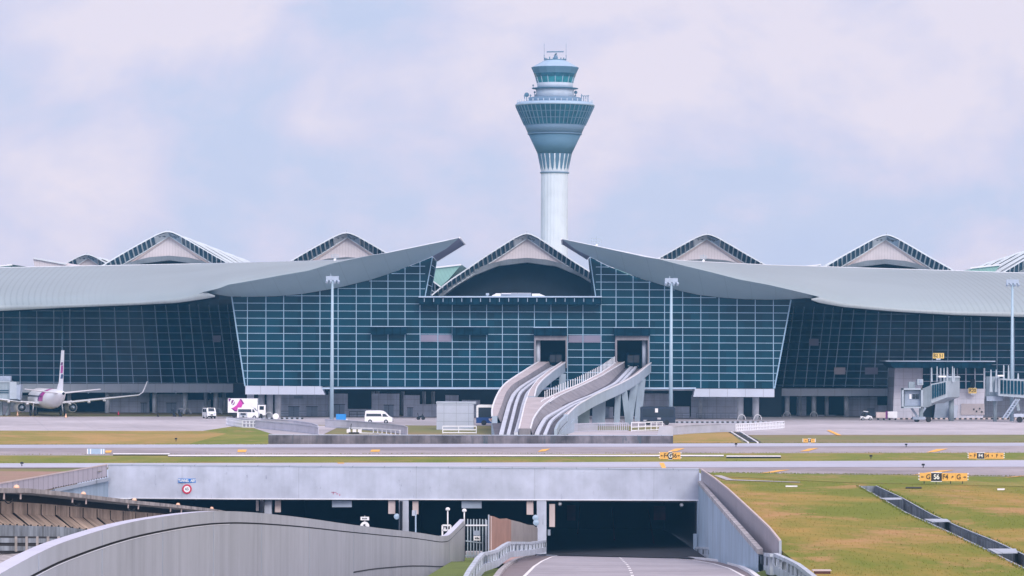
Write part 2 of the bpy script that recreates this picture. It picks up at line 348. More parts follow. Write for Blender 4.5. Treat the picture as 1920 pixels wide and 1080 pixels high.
def sheet(name, pts, m, z=.02, kind='structure'):
    b = MB(); ps = [G(x, y, z) for x, y in pts]; b.add(ps, [tuple(range(len(ps)))], m); return struct(b.build(name), kind)
sheet('apron', [(-900, 783), (3000, 776), (3000, 812), (1920, 815), (1400, 815.5), (1372, 806.5), (1250, 799.5), (640, 797), (470, 795), (432, 800), (380, 808), (-900, 806)], 'apron', .02)
sheet('dry_grass_field', [(-900, 806), (380, 808), (425, 813), (350, 833.5), (-900, 833)], 'grassb', .03)
sheet('green_grass_field', [(380, 808), (432, 800), (505, 803), (505, 833), (350, 833.5), (425, 813)], 'grassg', .03)
sheet('dry_grass_patch', [(1262, 815), (1300, 812.5), (1368, 810), (1392, 830.5), (1262, 831)], 'grassb', .03)
sheet('access_ramp', [(462, 798), (640, 798), (600, 817.5), (520, 817)], 'apron', .04)
sheet('access_path', [(1065, 809), (1235, 808), (1235, 818), (1065, 818)], 'apron', .04)
sheet('taxiway', [(-900, 835.5), (3000, 828), (3000, 847), (1300, 851), (700, 854.5), (-900, 853)], 'taxi', .04)
sheet('taxiway_strip', [(-900, 835.5), (3000, 828), (3000, 834), (1000, 838), (-900, 842)], 'taxil', .06)
sheet('grass_strip', [(-900, 853), (700, 854.5), (1300, 850), (3000, 846.5), (3000, 861), (1920, 862.5), (960, 867), (-900, 870)], 'grassg', .05)
sheet('near_taxiway', [(-900, 870), (960, 867), (1920, 862.5), (3000, 859), (3000, 902), (1920, 894), (1330, 886), (1314, 880), (202, 872), (202, 877.5), (-900, 880)], 'taxi', .04)
sheet('near_taxiway_strip', [(-900, 870), (960, 867), (1920, 862.5), (3000, 859), (3000, 871), (1920, 875), (1320, 876.5), (202, 871.6), (202, 876), (-900, 876)], 'taxil', .06)
sheet('verge', [(1330, 886), (1920, 894), (3000, 902), (3000, 918), (1920, 912), (1600, 905), (1345, 893)], 'grassg', .03)
sheet('concrete_apron_edge', [(1338, 891), (1352, 891), (1375, 899), (1500, 903.5), (1500, 904.5), (1362, 900)], 'apron', .05)
for i, q in enumerate([[(445, 847.5), (461, 847.5), (463, 843), (446, 843)], [(694, 847), (711, 847), (713, 843), (697, 843)], [(1008, 847), (1022, 846), (1032, 841), (1016, 842.5)],
          [(1252, 847), (1268, 846), (1284, 840.5), (1266, 841)], [(1500, 846.5), (1516, 845.5), (1535, 840), (1516, 841)], [(1736, 848.5), (1755, 847), (1778, 841), (1756, 842)],
          [(1425, 887.5), (1448, 886), (1482, 880.5), (1458, 881.5)], [(1710, 890.5), (1740, 888.5), (1790, 881), (1762, 882)], [(1236, 867.5), (1245, 867.5), (1249, 877.5), (1241, 877.5)],
          [(195, 848.5), (208, 848.5), (210, 844.5), (197, 844.5)], [(1880, 896), (1960, 889), (1990, 886), (1905, 893)], [(1550, 807), (1556, 806), (1578, 816), (1570, 816)], [(632, 867.6), (645, 867.6), (646, 869), (634, 869)]]):
    sheet('taxi_line', q, 'yellow', .08)
# drains (things)
def drain(name, label, px0, px1, py, hb, hw, m='groove'):
    a, b = G(px0, py), G(px1, py); t = MB(off=(a.x, a.y, 0))
    la, lb = G(px0, py-1.6), G(px1, py-1.6)
    t.add([a+Vector((0, 0, .02)), b+Vector((0, 0, .02)), b+Vector((0, 0, hb)), a+Vector((0, 0, hb))], [(0, 1, 2, 3)], m)
    t.prism([a+Vector((0, .05, hb-.1)), b+Vector((0, .05, hb-.1)), lb+Vector((0, 0, hb-.1)), la+Vector((0, 0, hb-.1))], (0, 0, .1+hw), 'mwhite')
    return tag(t.build(name), label, 'drain')
drain('drain_culvert', 'long black slot drain with pale lip across the middle grass strip', 315, 1357, 857.5, .14, .06)
drain('drain_culvert', 'short black drain box with pale top left of the long slot drain', 212, 318, 855, .2, .03)
drain('drain_culvert', 'black drain box with white slab top right of the centre yellow sign', 1362, 1464, 860, .25, .03)
# open trench in right field
t = MB(off=(*G(1612, 911)[:2], 0)); yt_ = [150+k_*(TEND-150)/40 for k_ in range(41)]
fa = lambda y: lin(TL, y); fb = lambda y: max(lin(TR, y), lin(TL, y)+1.2)
t.loft([[Vector((fa(y), y, .03)), Vector((fa(y), y, -1.6)), Vector((fb(y), y, -1.6)), Vector((fb(y), y, .03))] for y in yt_], 'dgrim', smooth=False)
t.quad((fa(TEND), TEND, .03), (fb(TEND), TEND, .03), (fb(TEND), TEND, -1.6), (fa(TEND), TEND, -1.6), 'dgrim')
for f_, sg in ((fa, -1), (fb, 1)): t.loft([[Vector((f_(y), y, -.12)), Vector((f_(y), y, .06)), Vector((f_(y)+sg*.10, y, .06)), Vector((f_(y)+sg*.10, y, -.1))] for y in yt_], 'sill', smooth=False, closed=True)
trench = tag(t.build('storm_drain'), 'open concrete storm trench cutting diagonally through the right field', 'drain')
for i, (a, b, c, d) in enumerate([((1650, 934.5), (1688, 934), (1692, 938), (1660, 939)), ((1733, 974), (1775, 974), (1782, 980), (1748, 981)), ((1852, 1030), (1905, 1030), (1908, 1039), (1868, 1040))]):
    b_ = MB(off=G(*a)); b_.prism([G(*p, .10) for p in (a, b, (c[0], c[1]-1.5), (d[0], d[1]-1.5))], (0, 0, .05), 'sill')
    tag(b_.build('drain_slab'), ['farthest concrete slab bridging the open trench', 'middle concrete slab bridging the open trench', 'nearest concrete slab bridging the open trench'][i], 'slab', 'slabs over the trench')
t = MB(off=G(1385, 812)); 
for a, b in (((1378, 811), (1388, 815)), ((1388, 816), (1398, 820)), ((1398, 821), (1408, 826)), ((1408, 827), (1414, 830))):
    p, q = G(*a), G(*b); w = Vector((1.1, 0, 0)); u = Vector((0, 0, .06)); t.quad(p-w+u, p+w+u, q+w+u, q-w+u, 'groove')
for s in (-1, 1): t.bar(G(1380+s*9, 811)+Vector((0, 0, .07)), G(1412+s*9, 831)+Vector((0, 0, .07)), .2, 'mwhite')
tag(t.build('storm_drain'), 'small ladder-like open drain beside the dry grass patch by the terminal', 'drain')
# ================================================================== PIER TERMINAL
YF, YS = 700.0, 740.0
pier = thing('pier_terminal', 'glass pier terminal with wing shaped grey roofs and a central gap', 'terminal building', (0, YF, 0))
O = (0, YF, 0)
CL = [(425, 725), (435, 556)]
def edge_l(py): return lerp(435, 460, (py-556)/169)
def edge_r(py): return lerp(1482, 1452, (py-562)/166)
TOPL = [(435, 558), (480, 556), (517, 555), (567, 551), (600, 546), (640, 538.5), (695, 525), (730, 513.5), (762, 501), (790, 490), (811, 481.5)]
TOPR = [(1106, 482), (1135, 497), (1185, 517), (1235, 533), (1272, 545), (1310, 553.5), (1360, 559), (1397, 561.5), (1440, 562), (1482, 562)]
DECK = [(787, 556), (1127, 557.5)]
def top_py(px):
    if px <= 797: return lin(TOPL, px)
    if px >= 1117: return lin(TOPR, px)
    return lin(DECK, px)
BOT = [(460, 724), (1452, 728.5)]
VX = [464, 498.7, 532, 566, 600, 634, 668, 696, 727.5, 759.5, 787.5, 821, 848, 881, 912.5, 942, 972, 1002, 1033, 1064, 1093, 1127, 1155, 1187, 1217.5, 1246, 1280, 1314, 1348, 1382, 1416, 1450]
rows = [724-14.13*i+ .0 for i in range(0, 20)]
def rowpy(i, px): return rows[i]+(px-530)*.0045
OPEN = [(1003, 1062), (1155, 1216)]; OT, OB = 637, 690
fac_ = MB(off=O); mul = MB(off=O)
xs = sorted(set(VX+[edge_l(724), 1452]))
def gq(pa, pb, pya0, pyb0, pya1, pyb1): fac_.quad(P(pa, pya0, YF), P(pb, pyb0, YF), P(pb, pyb1, YF), P(pa, pya1, YF), 'glass')
def strip(pa, pb):
    rng = [(None, None)]
    inop = [o for o in OPEN if (pa+pb)/2 > o[0] and (pa+pb)/2 < o[1]]
    if inop:
        gq(pa, pb, lin(BOT, pa), lin(BOT, pb), OB, OB); gq(pa, pb, OT, OT, top_py(pa), top_py(pb))
    else: gq(pa, pb, lin(BOT, pa), lin(BOT, pb), top_py(pa+.01), top_py(pb-.01))
fine = []
for a, b in zip(VX, VX[1:]):
    n = 3
    for k in range(n): fine.append((lerp(a, b, k/n), lerp(a, b, (k+1)/n)))
for a, b in fine:
    if a < 797 < b or a < 1117 < b: continue
    strip(a, b)
for a, b in ((787.5, 797), (797, 798.7), (1115.6, 1117), (1117, 1127)): strip(a, b)
# slanted corner pieces
fac_.add([P(460, 724, YF), P(464, 724, YF), P(464, 556.5, YF), P(435, 558, YF)], [(0, 1, 2, 3)], 'glass')
fac_.add([P(1450, 728, YF), P(1452, 728, YF), P(1482, 562, YF), P(1450, 562, YF)], [(0, 1, 2, 3)], 'glass')
fac_.add([P(797, 556, YF), P(811, 481.5, YF), P(797, 487, YF)], [(0, 1, 2)], 'glass')
fac_.add([P(1117, 557, YF), P(1117, 487, YF), P(1106, 482, YF)], [(0, 1, 2)], 'glass')
cf = fac_.build('central_glazing', pier, flip=True)
def mb(a, b, w, m='mull', Y=YF, tgt=None, dp=.22): (tgt or mul).bar(a-Vector((0, dp/2, 0)), b-Vector((0, dp/2, 0)), w, m, w)
for x in VX:
    segs = [(lin(BOT, x), top_py(x))]
    for o in OPEN:
        if o[0] < x < o[1]: segs = [(lin(BOT, x), OB), (OT, top_py(x))]
    for s0, s1 in segs: mb(P(x, s0, YF), P(x, s1, YF), .14)
mb(P(459.5, 724, YF), P(434.5, 556, YF), .24); mb(P(1452, 728.5, YF), P(1483, 562, YF), .24)
mb(P(797, 556, YF), P(811, 481.5, YF), .18); mb(P(1117, 557, YF), P(1106, 482, YF), .18)
for i in range(1, 18):
    # find the spans on this row under the roof line
    def ok(x):
        py = rowpy(i, x)
        if py < top_py(x)+1: return False
        if 797 < x < 1117 and py < 573: return False
        if x < edge_l(py) or x > edge_r(py): return False
        if py < 556 and (x > lin([(481, 811), (556, 797)], py) and x < lin([(482, 1106), (557, 1117)], py)): return False
        for o in OPEN:
            if o[0] < x < o[1] and OT-8 < py < OB: return False
        return True
    x = 430.0; st = None
    while x < 1490:
        k = ok(x)
        if k and st is None: st = x
        if (not k) and st is not None:
            if x-st > 3: mb(P(st, rowpy(i, st), YF), P(x, rowpy(i, x), YF), .115)
            st = None
        x += .8
mul.build('mullion_grid', pier)
def pxbox(b, x0, x1, y0, y1, Y, d, m):
    b.prism([P(x0, y1, Y), P(x1, y1, Y), P(x1, y0, Y), P(x0, y0, Y)], (0, d, 0), m); return b
# deck slab and canopies over openings
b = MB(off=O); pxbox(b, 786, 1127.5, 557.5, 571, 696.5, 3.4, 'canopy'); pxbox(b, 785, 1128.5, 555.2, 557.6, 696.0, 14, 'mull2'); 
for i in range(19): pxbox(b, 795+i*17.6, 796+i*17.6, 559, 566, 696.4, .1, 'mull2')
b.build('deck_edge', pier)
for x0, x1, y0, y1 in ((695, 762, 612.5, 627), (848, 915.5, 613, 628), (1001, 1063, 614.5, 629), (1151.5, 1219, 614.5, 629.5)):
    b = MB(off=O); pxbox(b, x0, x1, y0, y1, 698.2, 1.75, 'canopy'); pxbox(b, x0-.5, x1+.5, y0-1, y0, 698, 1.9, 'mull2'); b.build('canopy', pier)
for x0, x1, y0, y1 in ((788.5, 820, 628, 640.5), (822, 847, 628, 640.5), (1066, 1092, 629, 642), (1094, 1126, 629, 642)):
    b = MB(off=O); pxbox(b, x0, x1, y0, y1, 699.75, .2, 'soffitp'); b.build('louvre_panel', pier)
for k, (a, c) in enumerate(OPEN):
    b = MB(off=O)
    pxbox(b, a-1, c+1, 629.8, 638, 699.0, .9, 'gwall')
    pxbox(b, a-1.5, a+2, 638, 690, 699.0, 1.2, 'gwall'); pxbox(b, c-1.5, c+1.5, 638, 690, 699.0, 1.2, 'gwall')
    b.build('opening_frame', pier)
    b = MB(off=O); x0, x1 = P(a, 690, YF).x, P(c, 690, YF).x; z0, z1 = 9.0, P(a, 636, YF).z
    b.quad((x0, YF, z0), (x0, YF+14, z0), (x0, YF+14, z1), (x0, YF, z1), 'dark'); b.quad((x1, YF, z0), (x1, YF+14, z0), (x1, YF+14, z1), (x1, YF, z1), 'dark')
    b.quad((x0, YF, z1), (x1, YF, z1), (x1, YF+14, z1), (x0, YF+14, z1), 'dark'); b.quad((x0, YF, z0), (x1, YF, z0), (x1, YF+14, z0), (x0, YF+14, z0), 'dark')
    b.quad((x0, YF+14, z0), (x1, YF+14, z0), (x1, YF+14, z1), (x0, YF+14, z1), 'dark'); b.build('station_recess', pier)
    cx = 1008.5 if k == 0 else 1208.5; q = P(cx, 690, YF+1.2); q2 = P(cx, 638, YF+1.2); b = MB(off=O); b.bar(q, q2, .95, 'sillw', n=16); b.build('round_column', pier)
    tr = thing('people_mover_train', ['parked people mover train inside the left station opening', 'parked people mover train inside the right station opening'][k], 'train', ((x0+x1)/2+(.4 if k else 1.0), YF+6, z0+.1), group='trains parked in the station')
    b = MB(); b.prism([Vector(p) for p in ((-1.35, 0, .5), (1.35, 0, .5), (1.45, 0, 1.6), (1.3, 0, 3.1), (.9, 0, 3.4), (-.9, 0, 3.4), (-1.3, 0, 3.1), (-1.45, 0, 1.6))], (0, 6, 0), 'canopy'); b.build('body', tr)
    b = MB(); b.box(-1.1, -.08, -.05, 0, 1.5, 2.9, 'win'); b.box(.08, 1.1, -.05, 0, 1.5, 2.9, 'win'); b.build('windscreen', tr)
    for sx in (-.9, .9): b = MB(); b.box(sx-.15, sx+.15, -.06, 0, .8, 1.0, 'door'); b.build('headlight', tr)
    b = MB(); b.box(-1.0, -.7, .5, 5.5, 0, .55, 'tyre'); b.box(.7, 1.0, .5, 5.5, 0, .55, 'tyre'); b.build('running_gear', tr)
# return walls
b = MB(off=O)
b.quad(P(811, 481.5, YF), P(797, 556, YF), P(797, 556, YF)+Vector((.6, 15, 0)), P(819, 489, YF+15), 'glass2')
b.quad(P(1106, 482, YF), P(1117, 557, YF), P(1117, 557, YF)+Vector((-.3, 15, 0)), P(1103, 486, YF+15), 'glass2')
b.quad(P(435, 556, YF), P(460, 725, YF), P(460, 725, YF)+Vector((0, 55, 0)), P(435, 556, YF)+Vector((0, 55, 0)), 'glass2')
b.quad(P(1482, 562, YF), P(1452, 728, YF), P(1452, 728, YF)+Vector((0, 55, 0)), P(1482, 562, YF)+Vector((0, 55, 0)), 'glass2')
b.build('return_glazing', pier, flip=True)
b = MB(off=O); q = [P(811, 481.5, YF), P(797, 556, YF), P(797, 556, YF)+Vector((.6, 15, 0)), P(819, 489, YF+15)]
for t_ in (.2, .45, .7): b.bar(q[0].lerp(q[1], t_), q[3].lerp(q[2], t_), .1, 'mull2')
b.bar(q[3], q[2], .15, 'mull'); b.build('return_mullions', pier)
# side bays: (top px at py 586, bottom px at py 720)
LB = [(-150, -150), (-118, -118), (-87, -87), (-56, -56), (-25, -25), (6, 6.5), (37, 38), (69, 70), (101, 101), (131, 132), (158, 163), (187, 193), (215, 222), (241, 250), (266, 278), (291, 303), (312, 327), (335, 349), (356, 370), (373, 391), (393, 410), (411, 428), (428, 445), (444, 461)]
RB = [(1472, 1453), (1487, 1468), (1506, 1488), (1525, 1510), (1545, 1529), (1561, 1545), (1578, 1562), (1600, 1585), (1623, 1611), (1647, 1638), (1671, 1664), (1698, 1692), (1724, 1719), (1750, 1747), (1779, 1776), (1808, 1806), (1838, 1838), (1870, 1869), (1902, 1901), (1934, 1934), (1966, 1966), (1998, 1998), (2030, 2030), (2062, 2062)]
def side(name, BB, left):
    gl = MB(off=O); mu = MB(off=O)
    dy0 = -1.5 if left else 4.0
    def row(py, r): return py+dy0
    def Yat(i): 
        n = len(BB); k = (i/(n-1) if left else 1-i/(n-1)); return YS+14*max(0, (k-.45)/.55)**2
    def pt(i, py):      # mullion i at row py
        tx, bx = BB[i]; x = lerp(tx, bx, (py-586)/(720-586)); return P(x, py+dy0+(x-(240 if left else 1690))*ROLL, Yat(i))
    for i in range(len(BB)-1):
        gl.quad(pt(i, 722), pt(i+1, 722), pt(i+1, 540), pt(i, 540), 'glass2')
    for i in range(len(BB)): mu.bar(pt(i, 722)-Vector((0, .1, 0)), pt(i, 572)-Vector((0, .1, 0)), .13 if i % 3 else .16, 'mull2')
    for k in range(0, 11):
        py = 719-13.4*k
        for i in range(len(BB)-1): mu.bar(pt(i, py)-Vector((0, .12, 0)), pt(i+1, py)-Vector((0, .12, 0)), .105, 'mull2')
    for xx in ((117,) if left else (1821,)): mu.bar(P(xx, 722, YS-1.2), P(xx, 582, YS-1.2), .32, 'mull', n=8)
    gl.build('side_glazing', pier, flip=True); mu.build('side_mullions', pier)
    return pt
ptl = side('l', LB, True); ptr = side('r', RB, False)
for side_, x, y, w, h in (('l', 399, 629, 15, 12.5), ('r', 1517, 635, 18, 13), ('r', 1564, 689, 21, 13), ('r', 1622, 689, 24, 13)):
    b = MB(off=O); pxbox(b, x, x+w, y, y+h, YS-1.5 if side_ == 'l' else YS-1.5, .15, 'soffitp' if x != 1564 else 'pink'); b.build('louvre_panel', pier)
# sills
b = MB(off=O); pxbox(b, -200, 461, 719.5, 736, 736, 6, 'sill')
for x in (163, 250, 327, 392): b.bar(P(x, 733, 735.9), P(x+4, 737, 735.9), .35, 'door')
b.build('sill_band', pier)
b = MB(off=O); pxbox(b, 1451, 1676, 728.5, 742.5, 736, 6, 'sill'); b.build('sill_band', pier); b = MB(off=O); pxbox(b, 1847, 2150, 729.5, 743.5, 736, 6, 'sill'); b.build('sill_band', pier)
b = MB(off=O); b.prism([P(x, y, 696.5) for x, y in ((460, 739.5), (609, 740), (602, 724.5), (460, 723.5))], (0, 6, 0), 'sillw'); b.build('sill_band', pier)
b = MB(off=O); b.prism([P(x, y, 696.5) for x, y in ((1300, 744), (1452, 744.5), (1452, 729.5), (1303, 729))], (0, 6, 0), 'sillw'); b.build('sill_band', pier)
b = MB(off=O); pxbox(b, 600, 1305, 726.6, 729.6, 697.5, 20, 'mull2'); b.build('ledge', pier)
b = MB(off=O); b.box(P(609, 700, 700).x, P(1300, 700, 700).x, 698.5, 722, P(960, 730.5, 700).z, P(960, 728.5, 700).z, 'colm'); b.build('undercroft_ceiling', pier)
# undercroft
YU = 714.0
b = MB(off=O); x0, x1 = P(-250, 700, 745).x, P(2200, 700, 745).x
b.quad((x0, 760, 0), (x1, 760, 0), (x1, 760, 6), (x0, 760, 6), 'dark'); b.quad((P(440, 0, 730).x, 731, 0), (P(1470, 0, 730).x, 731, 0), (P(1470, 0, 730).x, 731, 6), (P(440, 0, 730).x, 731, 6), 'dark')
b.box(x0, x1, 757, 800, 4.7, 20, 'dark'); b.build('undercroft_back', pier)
def walls(lst, Y, m='wallg'):
    for x0, x1, y0, y1 in lst:
        b = MB(off=O); a, c = P(x0, 0, Y).x, P(x1, 0, Y).x; zt = P((x0+x1)/2, y0, Y).z; zb = 0 if y1 is None else P((x0+x1)/2, y1, Y).z
        a = P(x0, y0, Y).x; c = P(x1, y0, Y).x
        b.box(a, c, Y, Y+.5, zb, zt, m); b.build('wall_panel', pier)
walls([(463, 476, 740, None), (524, 618, 740, None), (626, 652, 738, None), (652, 697, 767, None), (697, 749, 738, None), (757, 787, 741, None), (787, 830, 758, None), (835, 860, 741, None), (866, 900, 750, None),
       (1205, 1262, 738, None), (1262, 1293, 762, None), (1296, 1386, 741, None), (1120, 1150, 763, None)], YU)
walls([(-200, 55, 741, None), (126, 133, 738, None), (197, 280, 736, None), (295, 352, 739, None), (352, 395, 750, None), (400, 430, 745, None), (1494, 1512, 744, None), (1532, 1568, 778, None), (1590, 1645, 744, None), (1645, 1676, 760, None), (1700, 1850, 730, None), (1850, 2150, 744, None)], YS+6)
for x0, x1, y0, y1, Y in ((541, 561, 763, None, YU), (575, 595, 763, None, YU), (627, 646, 759, None, YU), (720, 738, 760, None, YU), (764, 774, 765, None, YU), (1240, 1258, 764, None, YU),
                          (264, 275, 756, None, YS+6), (312, 330, 756, None, YS+6), (551, 568, 742, 747, YU), (230, 262, 737, 742, YS+6), (1626, 1640, 765, 780, YS+6), (1128, 1142, 765, None, YU)):
    b = MB(off=O); zt = P(x0, y0, Y).z; zb = .02 if y1 is None else P(x0, y1, Y).z; a, c = P(x0, y0, Y).x, P(x1, y0, Y).x
    b.box(a, c, Y-.12, Y-.01, zb, zt, 'door')
    if y1 is None: b.box((a+c)/2-.03, (a+c)/2+.03, Y-.16, Y-.12, zb, zt, 'dark'); b.box(a-.1, c+.1, Y-.15, Y-.01, zt, zt+.12, 'dark'); b.build('door', pier)
    else: b.build('vent', pier)
def cols(xs, Y, w):
    for x in xs:
        b = MB(off=O); q = P(x, 740, Y); b.bar((q.x, Y, 0), (q.x, Y, q.z+.6), w, 'colm', n=16); b.build('column', pier)
cols([490, 506, 521, 1388, 1417], 703, 1.25); cols([1313, 620], 712, .9)
cols([202, 290, 347, 405, 452, 1476, 1526, 1587, 1440], YS, .95); cols([1500, 1550, 386, 420], YS+5, .8)
for x in (700, 708, 755, 795, 812): cols([x], 722, .7)
# hoop guards at column feet and kerb blocks
for k, x in enumerate((463, 505, 1390, 1420, 1436, 1448, 398, 410, 340, 352, 1475, 1525)):
    Yc = 701 if 455 < x < 1430 else 738; q = P(x, 780, Yc); b = MB(off=(q.x, Yc-1.2, 0)); r = .75
    pr = [Vector((q.x+r*math.cos(a), Yc-1.2, max(0, 1.0*math.sin(a)))) for a in [math.pi*i/8 for i in range(9)]]
    for p, s_ in zip(pr, pr[1:]): b.bar(p, s_, .14, 'edge', n=6)
    tag(b.build('hoop_guard'), 'pale steel hoop guard at the foot of a terminal column', 'guard rail', 'hoop guards at the terminal columns')
def kerbrow(px0, px1, py, name, label, step=9.5, m2='mwhite'):
    q = G(px0, py); b = MB(off=q); x = px0; k = 0
    while x < px1:
        a, c = G(x, py), G(x+step*.52, py); b.box(a.x, c.x, a.y-.15, a.y+.15, .02, .32, m2); d = G(x+step, py); b.box(c.x, d.x, a.y-.1, a.y+.1, .02, .28, 'groove'); x += step
    return tag(b.build(name), label, 'kerb')
kerbrow(1262, 1470, 793.2, 'kerb', 'dashed black and white kerb in front of the right undercroft', m2='sill')
kerbrow(455, 560, 786, 'kerb', 'dashed black and white kerb under the left white canopy', m2='sill')
kerbrow(1682, 1960, 786.5, 'kerb', 'black and cream striped kerb below the jet bridges', 10, 'beige')
for x0, x1, lab in ((1265, 1293, 'low bench rail right of the floodlight mast'), (1306, 1382, 'long low rail along the tiled wall panel'), (655, 684, 'dark low rack left of the white minibus'), (526, 612, 'long low rail along the left tiled wall')):
    q = G(x0, 788); q1 = G(x1, 788); Y = 709; a, c = P(x0, 780, Y), P(x1, 780, Y); b = MB(off=(a.x, Y, 0)); m = 'door' if 'dark' not in lab else 'dark'
    for z in (.55, 1.0): b.bar((a.x, Y, z), (c.x, Y, z), .12, m)
    n = max(2, int((c.x-a.x)/1.5))
    for i in range(n+1): xx = lerp(a.x, c.x, i/n); b.bar((xx, Y, 0), (xx, Y, 1.05), .1, m)
    tag(b.build('low_rail'), lab, 'rail')
# ------------------------------------------------------------------ roofs
def roof(top, low, lip, crease, bot, tip, left):
    sk = MB(off=O)
    X0, X1 = (top[0][0], top[-1][0])
    def Ylow(x):
        k = abs(x-(403 if left else 1521)); side_out = (x < 403) if left else (x > 1521)
        return 689+min(27, k*.068) if side_out else 689
    def Ytop(x):
        k = (720-x)/340 if left else (x-1240)/340; return lerp(690.5, 770, min(1, max(0, k)))
    rws = []
    n = 70
    for i in range(n+1):
        x = lerp(X0, X1, i/n); r = []; yt, yl = lin(top, x), lin(low, x)
        if yl < yt+.2: yl = yt+.2
        for s in [j/10 for j in range(11)]:
            f = 1-(1-s)**2; r.append(P(x, lerp(yt, yl, s), lerp(Ytop(x), Ylow(x), f)))
        bk = r[0]+Vector((0, 30, -2.5)); r.insert(0, bk); rws.append(r)
    sk.loft(rws, 'roof'); o = sk.build('roof_skin', pier)
    # lip band
    lp = MB(off=O); rw = []
    xsl = [lerp(lip[0][0], lip[-1][0], i/40) for i in range(41)]
    for x in xsl:
        u, l = lin([(a, b_) for a, b_, c in lip], x), lin([(a, c) for a, b_, c in lip], x); Y = Ylow(x)-.3
        rw.append([P(x, u, Y+.25), P(x, (u+l)/2, Y-.05), P(x, l, Y+.5), P(x, l-1.0, Y+6), P(x, l+ (3 if abs(x-X0) < 1e9 else 0), YS+1)])
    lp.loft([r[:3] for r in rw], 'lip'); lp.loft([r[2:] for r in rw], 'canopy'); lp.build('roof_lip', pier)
    fs = MB(off=O); rw = []
    a0, a1 = crease[0][0], crease[-1][0]
    a0 = min(crease[0][0], bot[0][0]); a1 = max(crease[-1][0], bot[-1][0])
    for i in range(61):
        t = i/60; xc = lerp(crease[0][0], crease[-1][0], t); xb = lerp(bot[0][0], bot[-1][0], t)
        pc, pb = P(xc, lin(crease, xc), 689.1), P(xb, lin(bot, xb), 699.3)
        mid = pc.lerp(pb, .5)+Vector((0, 0, -.35)); rw.append([pc, mid, pb])
    fs.loft(rw, 'fascia'); fs.build('roof_fascia', pier)
    tp = MB(off=O); A, B_, C_, D_ = tip
    tp.add([A, B_, C_, D_], [(0, 1, 2, 3)], 'soffitp'); tp.bar(B_, C_, .25, 'edge'); tp.bar(C_, D_, .12, 'edge'); tp.build('roof_tip', pier)
    tr_ = MB(off=O)
    for i in range(60):
        xa, xb = lerp(X0, X1, i/60), lerp(X0, X1, (i+1)/60); tr_.bar(P(xa, lin(top, xa)-.3, Ytop(xa)), P(xb, lin(top, xb)-.3, Ytop(xb)), .12, 'edge')
    if left: tr_.bar(P(725, 474, 690), P(862, 445.5, 690), .14, 'edge')
    else: tr_.bar(P(1053, 448, 690), P(1235, 485.5, 690), .14, 'edge')
    tr_.build('ridge_trim', pier)
creaseL = [(382, 547), (410, 541), (425, 534), (475, 525.5), (530, 515.5), (580, 507), (620, 494.5), (655, 487), (690, 480), (725, 474.5), (790, 461), (825, 454), (862, 445.5)]
botL = [(390, 550), (432, 556), (475, 556.5), (517, 555.5), (567, 551), (600, 545.5), (640, 538), (695, 524.5), (730, 513), (762, 500.5), (790, 489.5), (811, 480.5)]
lipL = [(-220, 577, 586), (0, 573, 583), (118, 571, 577), (250, 566.5, 572), (330, 560.5, 568), (360, 555, 564), (382, 547.5, 560.5), (395, 549.5, 558.5), (403, 554, 557)]
topL = [(-220, 507), (0, 502), (120, 499.5), (250, 497), (380, 494.5), (470, 492.5), (560, 490), (640, 488), (665, 485), (725, 474.5)]
lowL = [(a, b_) for a, b_, c in lipL[:7]]+[(x, y+.3) for x, y in creaseL if 382 < x <= 725]
roof(topL, lowL, lipL, creaseL, botL, (P(811, 480.5, 699.3), P(862, 445.5, 689.1), P(872, 458, 714), P(820, 490, 714)), True)
creaseR = [(1053, 448), (1110, 460), (1160, 471), (1210, 482), (1235, 485.5), (1285, 498.5), (1335, 510.5), (1385, 523.5), (1440, 533.5), (1490, 545), (1530, 555)]
botR = [(1106, 481), (1135, 496), (1185, 516), (1235, 532.5), (1272, 544.5), (1310, 553), (1360, 558.5), (1397, 561), (1440, 562), (1477, 561.5), (1520, 558)]
lipR = [(1521, 560, 562.5), (1532, 555.5, 567), (1545, 560, 569.5), (1580, 568.5, 575.5), (1655, 576, 582.5), (1690, 579, 585), (1785, 584, 590.5), (1920, 586, 594.5), (2150, 590, 600)]
topR = [(1235, 485.5), (1285, 489), (1440, 497), (1540, 500), (1785, 507.5), (1920, 512), (2150, 520)]
lowR = [(x, y+.3) for x, y in creaseR if 1235 <= x < 1530]+[(a, b_) for a, b_, c in lipR[1:]]
roof(topR, lowR, lipR, creaseR, botR, (P(1106, 481, 699.3), P(1053, 448, 689.1), P(1054.5, 458, 714), P(1101, 487, 714)), False)
# ================================================================== HALL WITH VAULTS
AX = Vector((151/7000.0, 1, 0))
hall = thing('vaulted_hall', 'distant hall behind the pier with rows of pointed vault roofs', 'terminal building', (0, 800, 0))
HO = (0, 800, 0)
outer_c = [(-178, 117), (-164.2, 105.3), (-142.4, 87.8), (-120.5, 73.3), (-98.8, 58), (-77, 43), (-55, 28.7), (-33, 14.5), (-19.6, 6.6), (-8, 1.6), (0, 0), (8, 1.6), (19.7, 7.0), (43.8, 22.4), (65.6, 37), (87.5, 51.6), (109, 65), (120, 72), (142, 88), (164, 105), (178, 117)]
inner_c = [(-166, 117), (-142, 101), (-120, 86), (-100, 72.5), (-77, 57.5), (-43, 36), (-20, 20.5), (0, 7.5), (20, 20.5), (43, 36), (77, 58), (105, 77), (120, 86), (142, 101), (166, 117)]
archo = [(-166, 115.6), (-142, 97), (-110, 74), (-85.5, 61), (-68, 55.5), (-37, 47.5), (0, 44.5), (37, 47.5), (68, 55.5), (105, 76), (142, 98), (166, 115.6)]
archi = [(-158, 117), (-131, 97), (-99, 78), (-55, 60), (0, 53), (55, 60), (99, 78), (131, 97), (158, 117)]
K8 = 7000/800.0
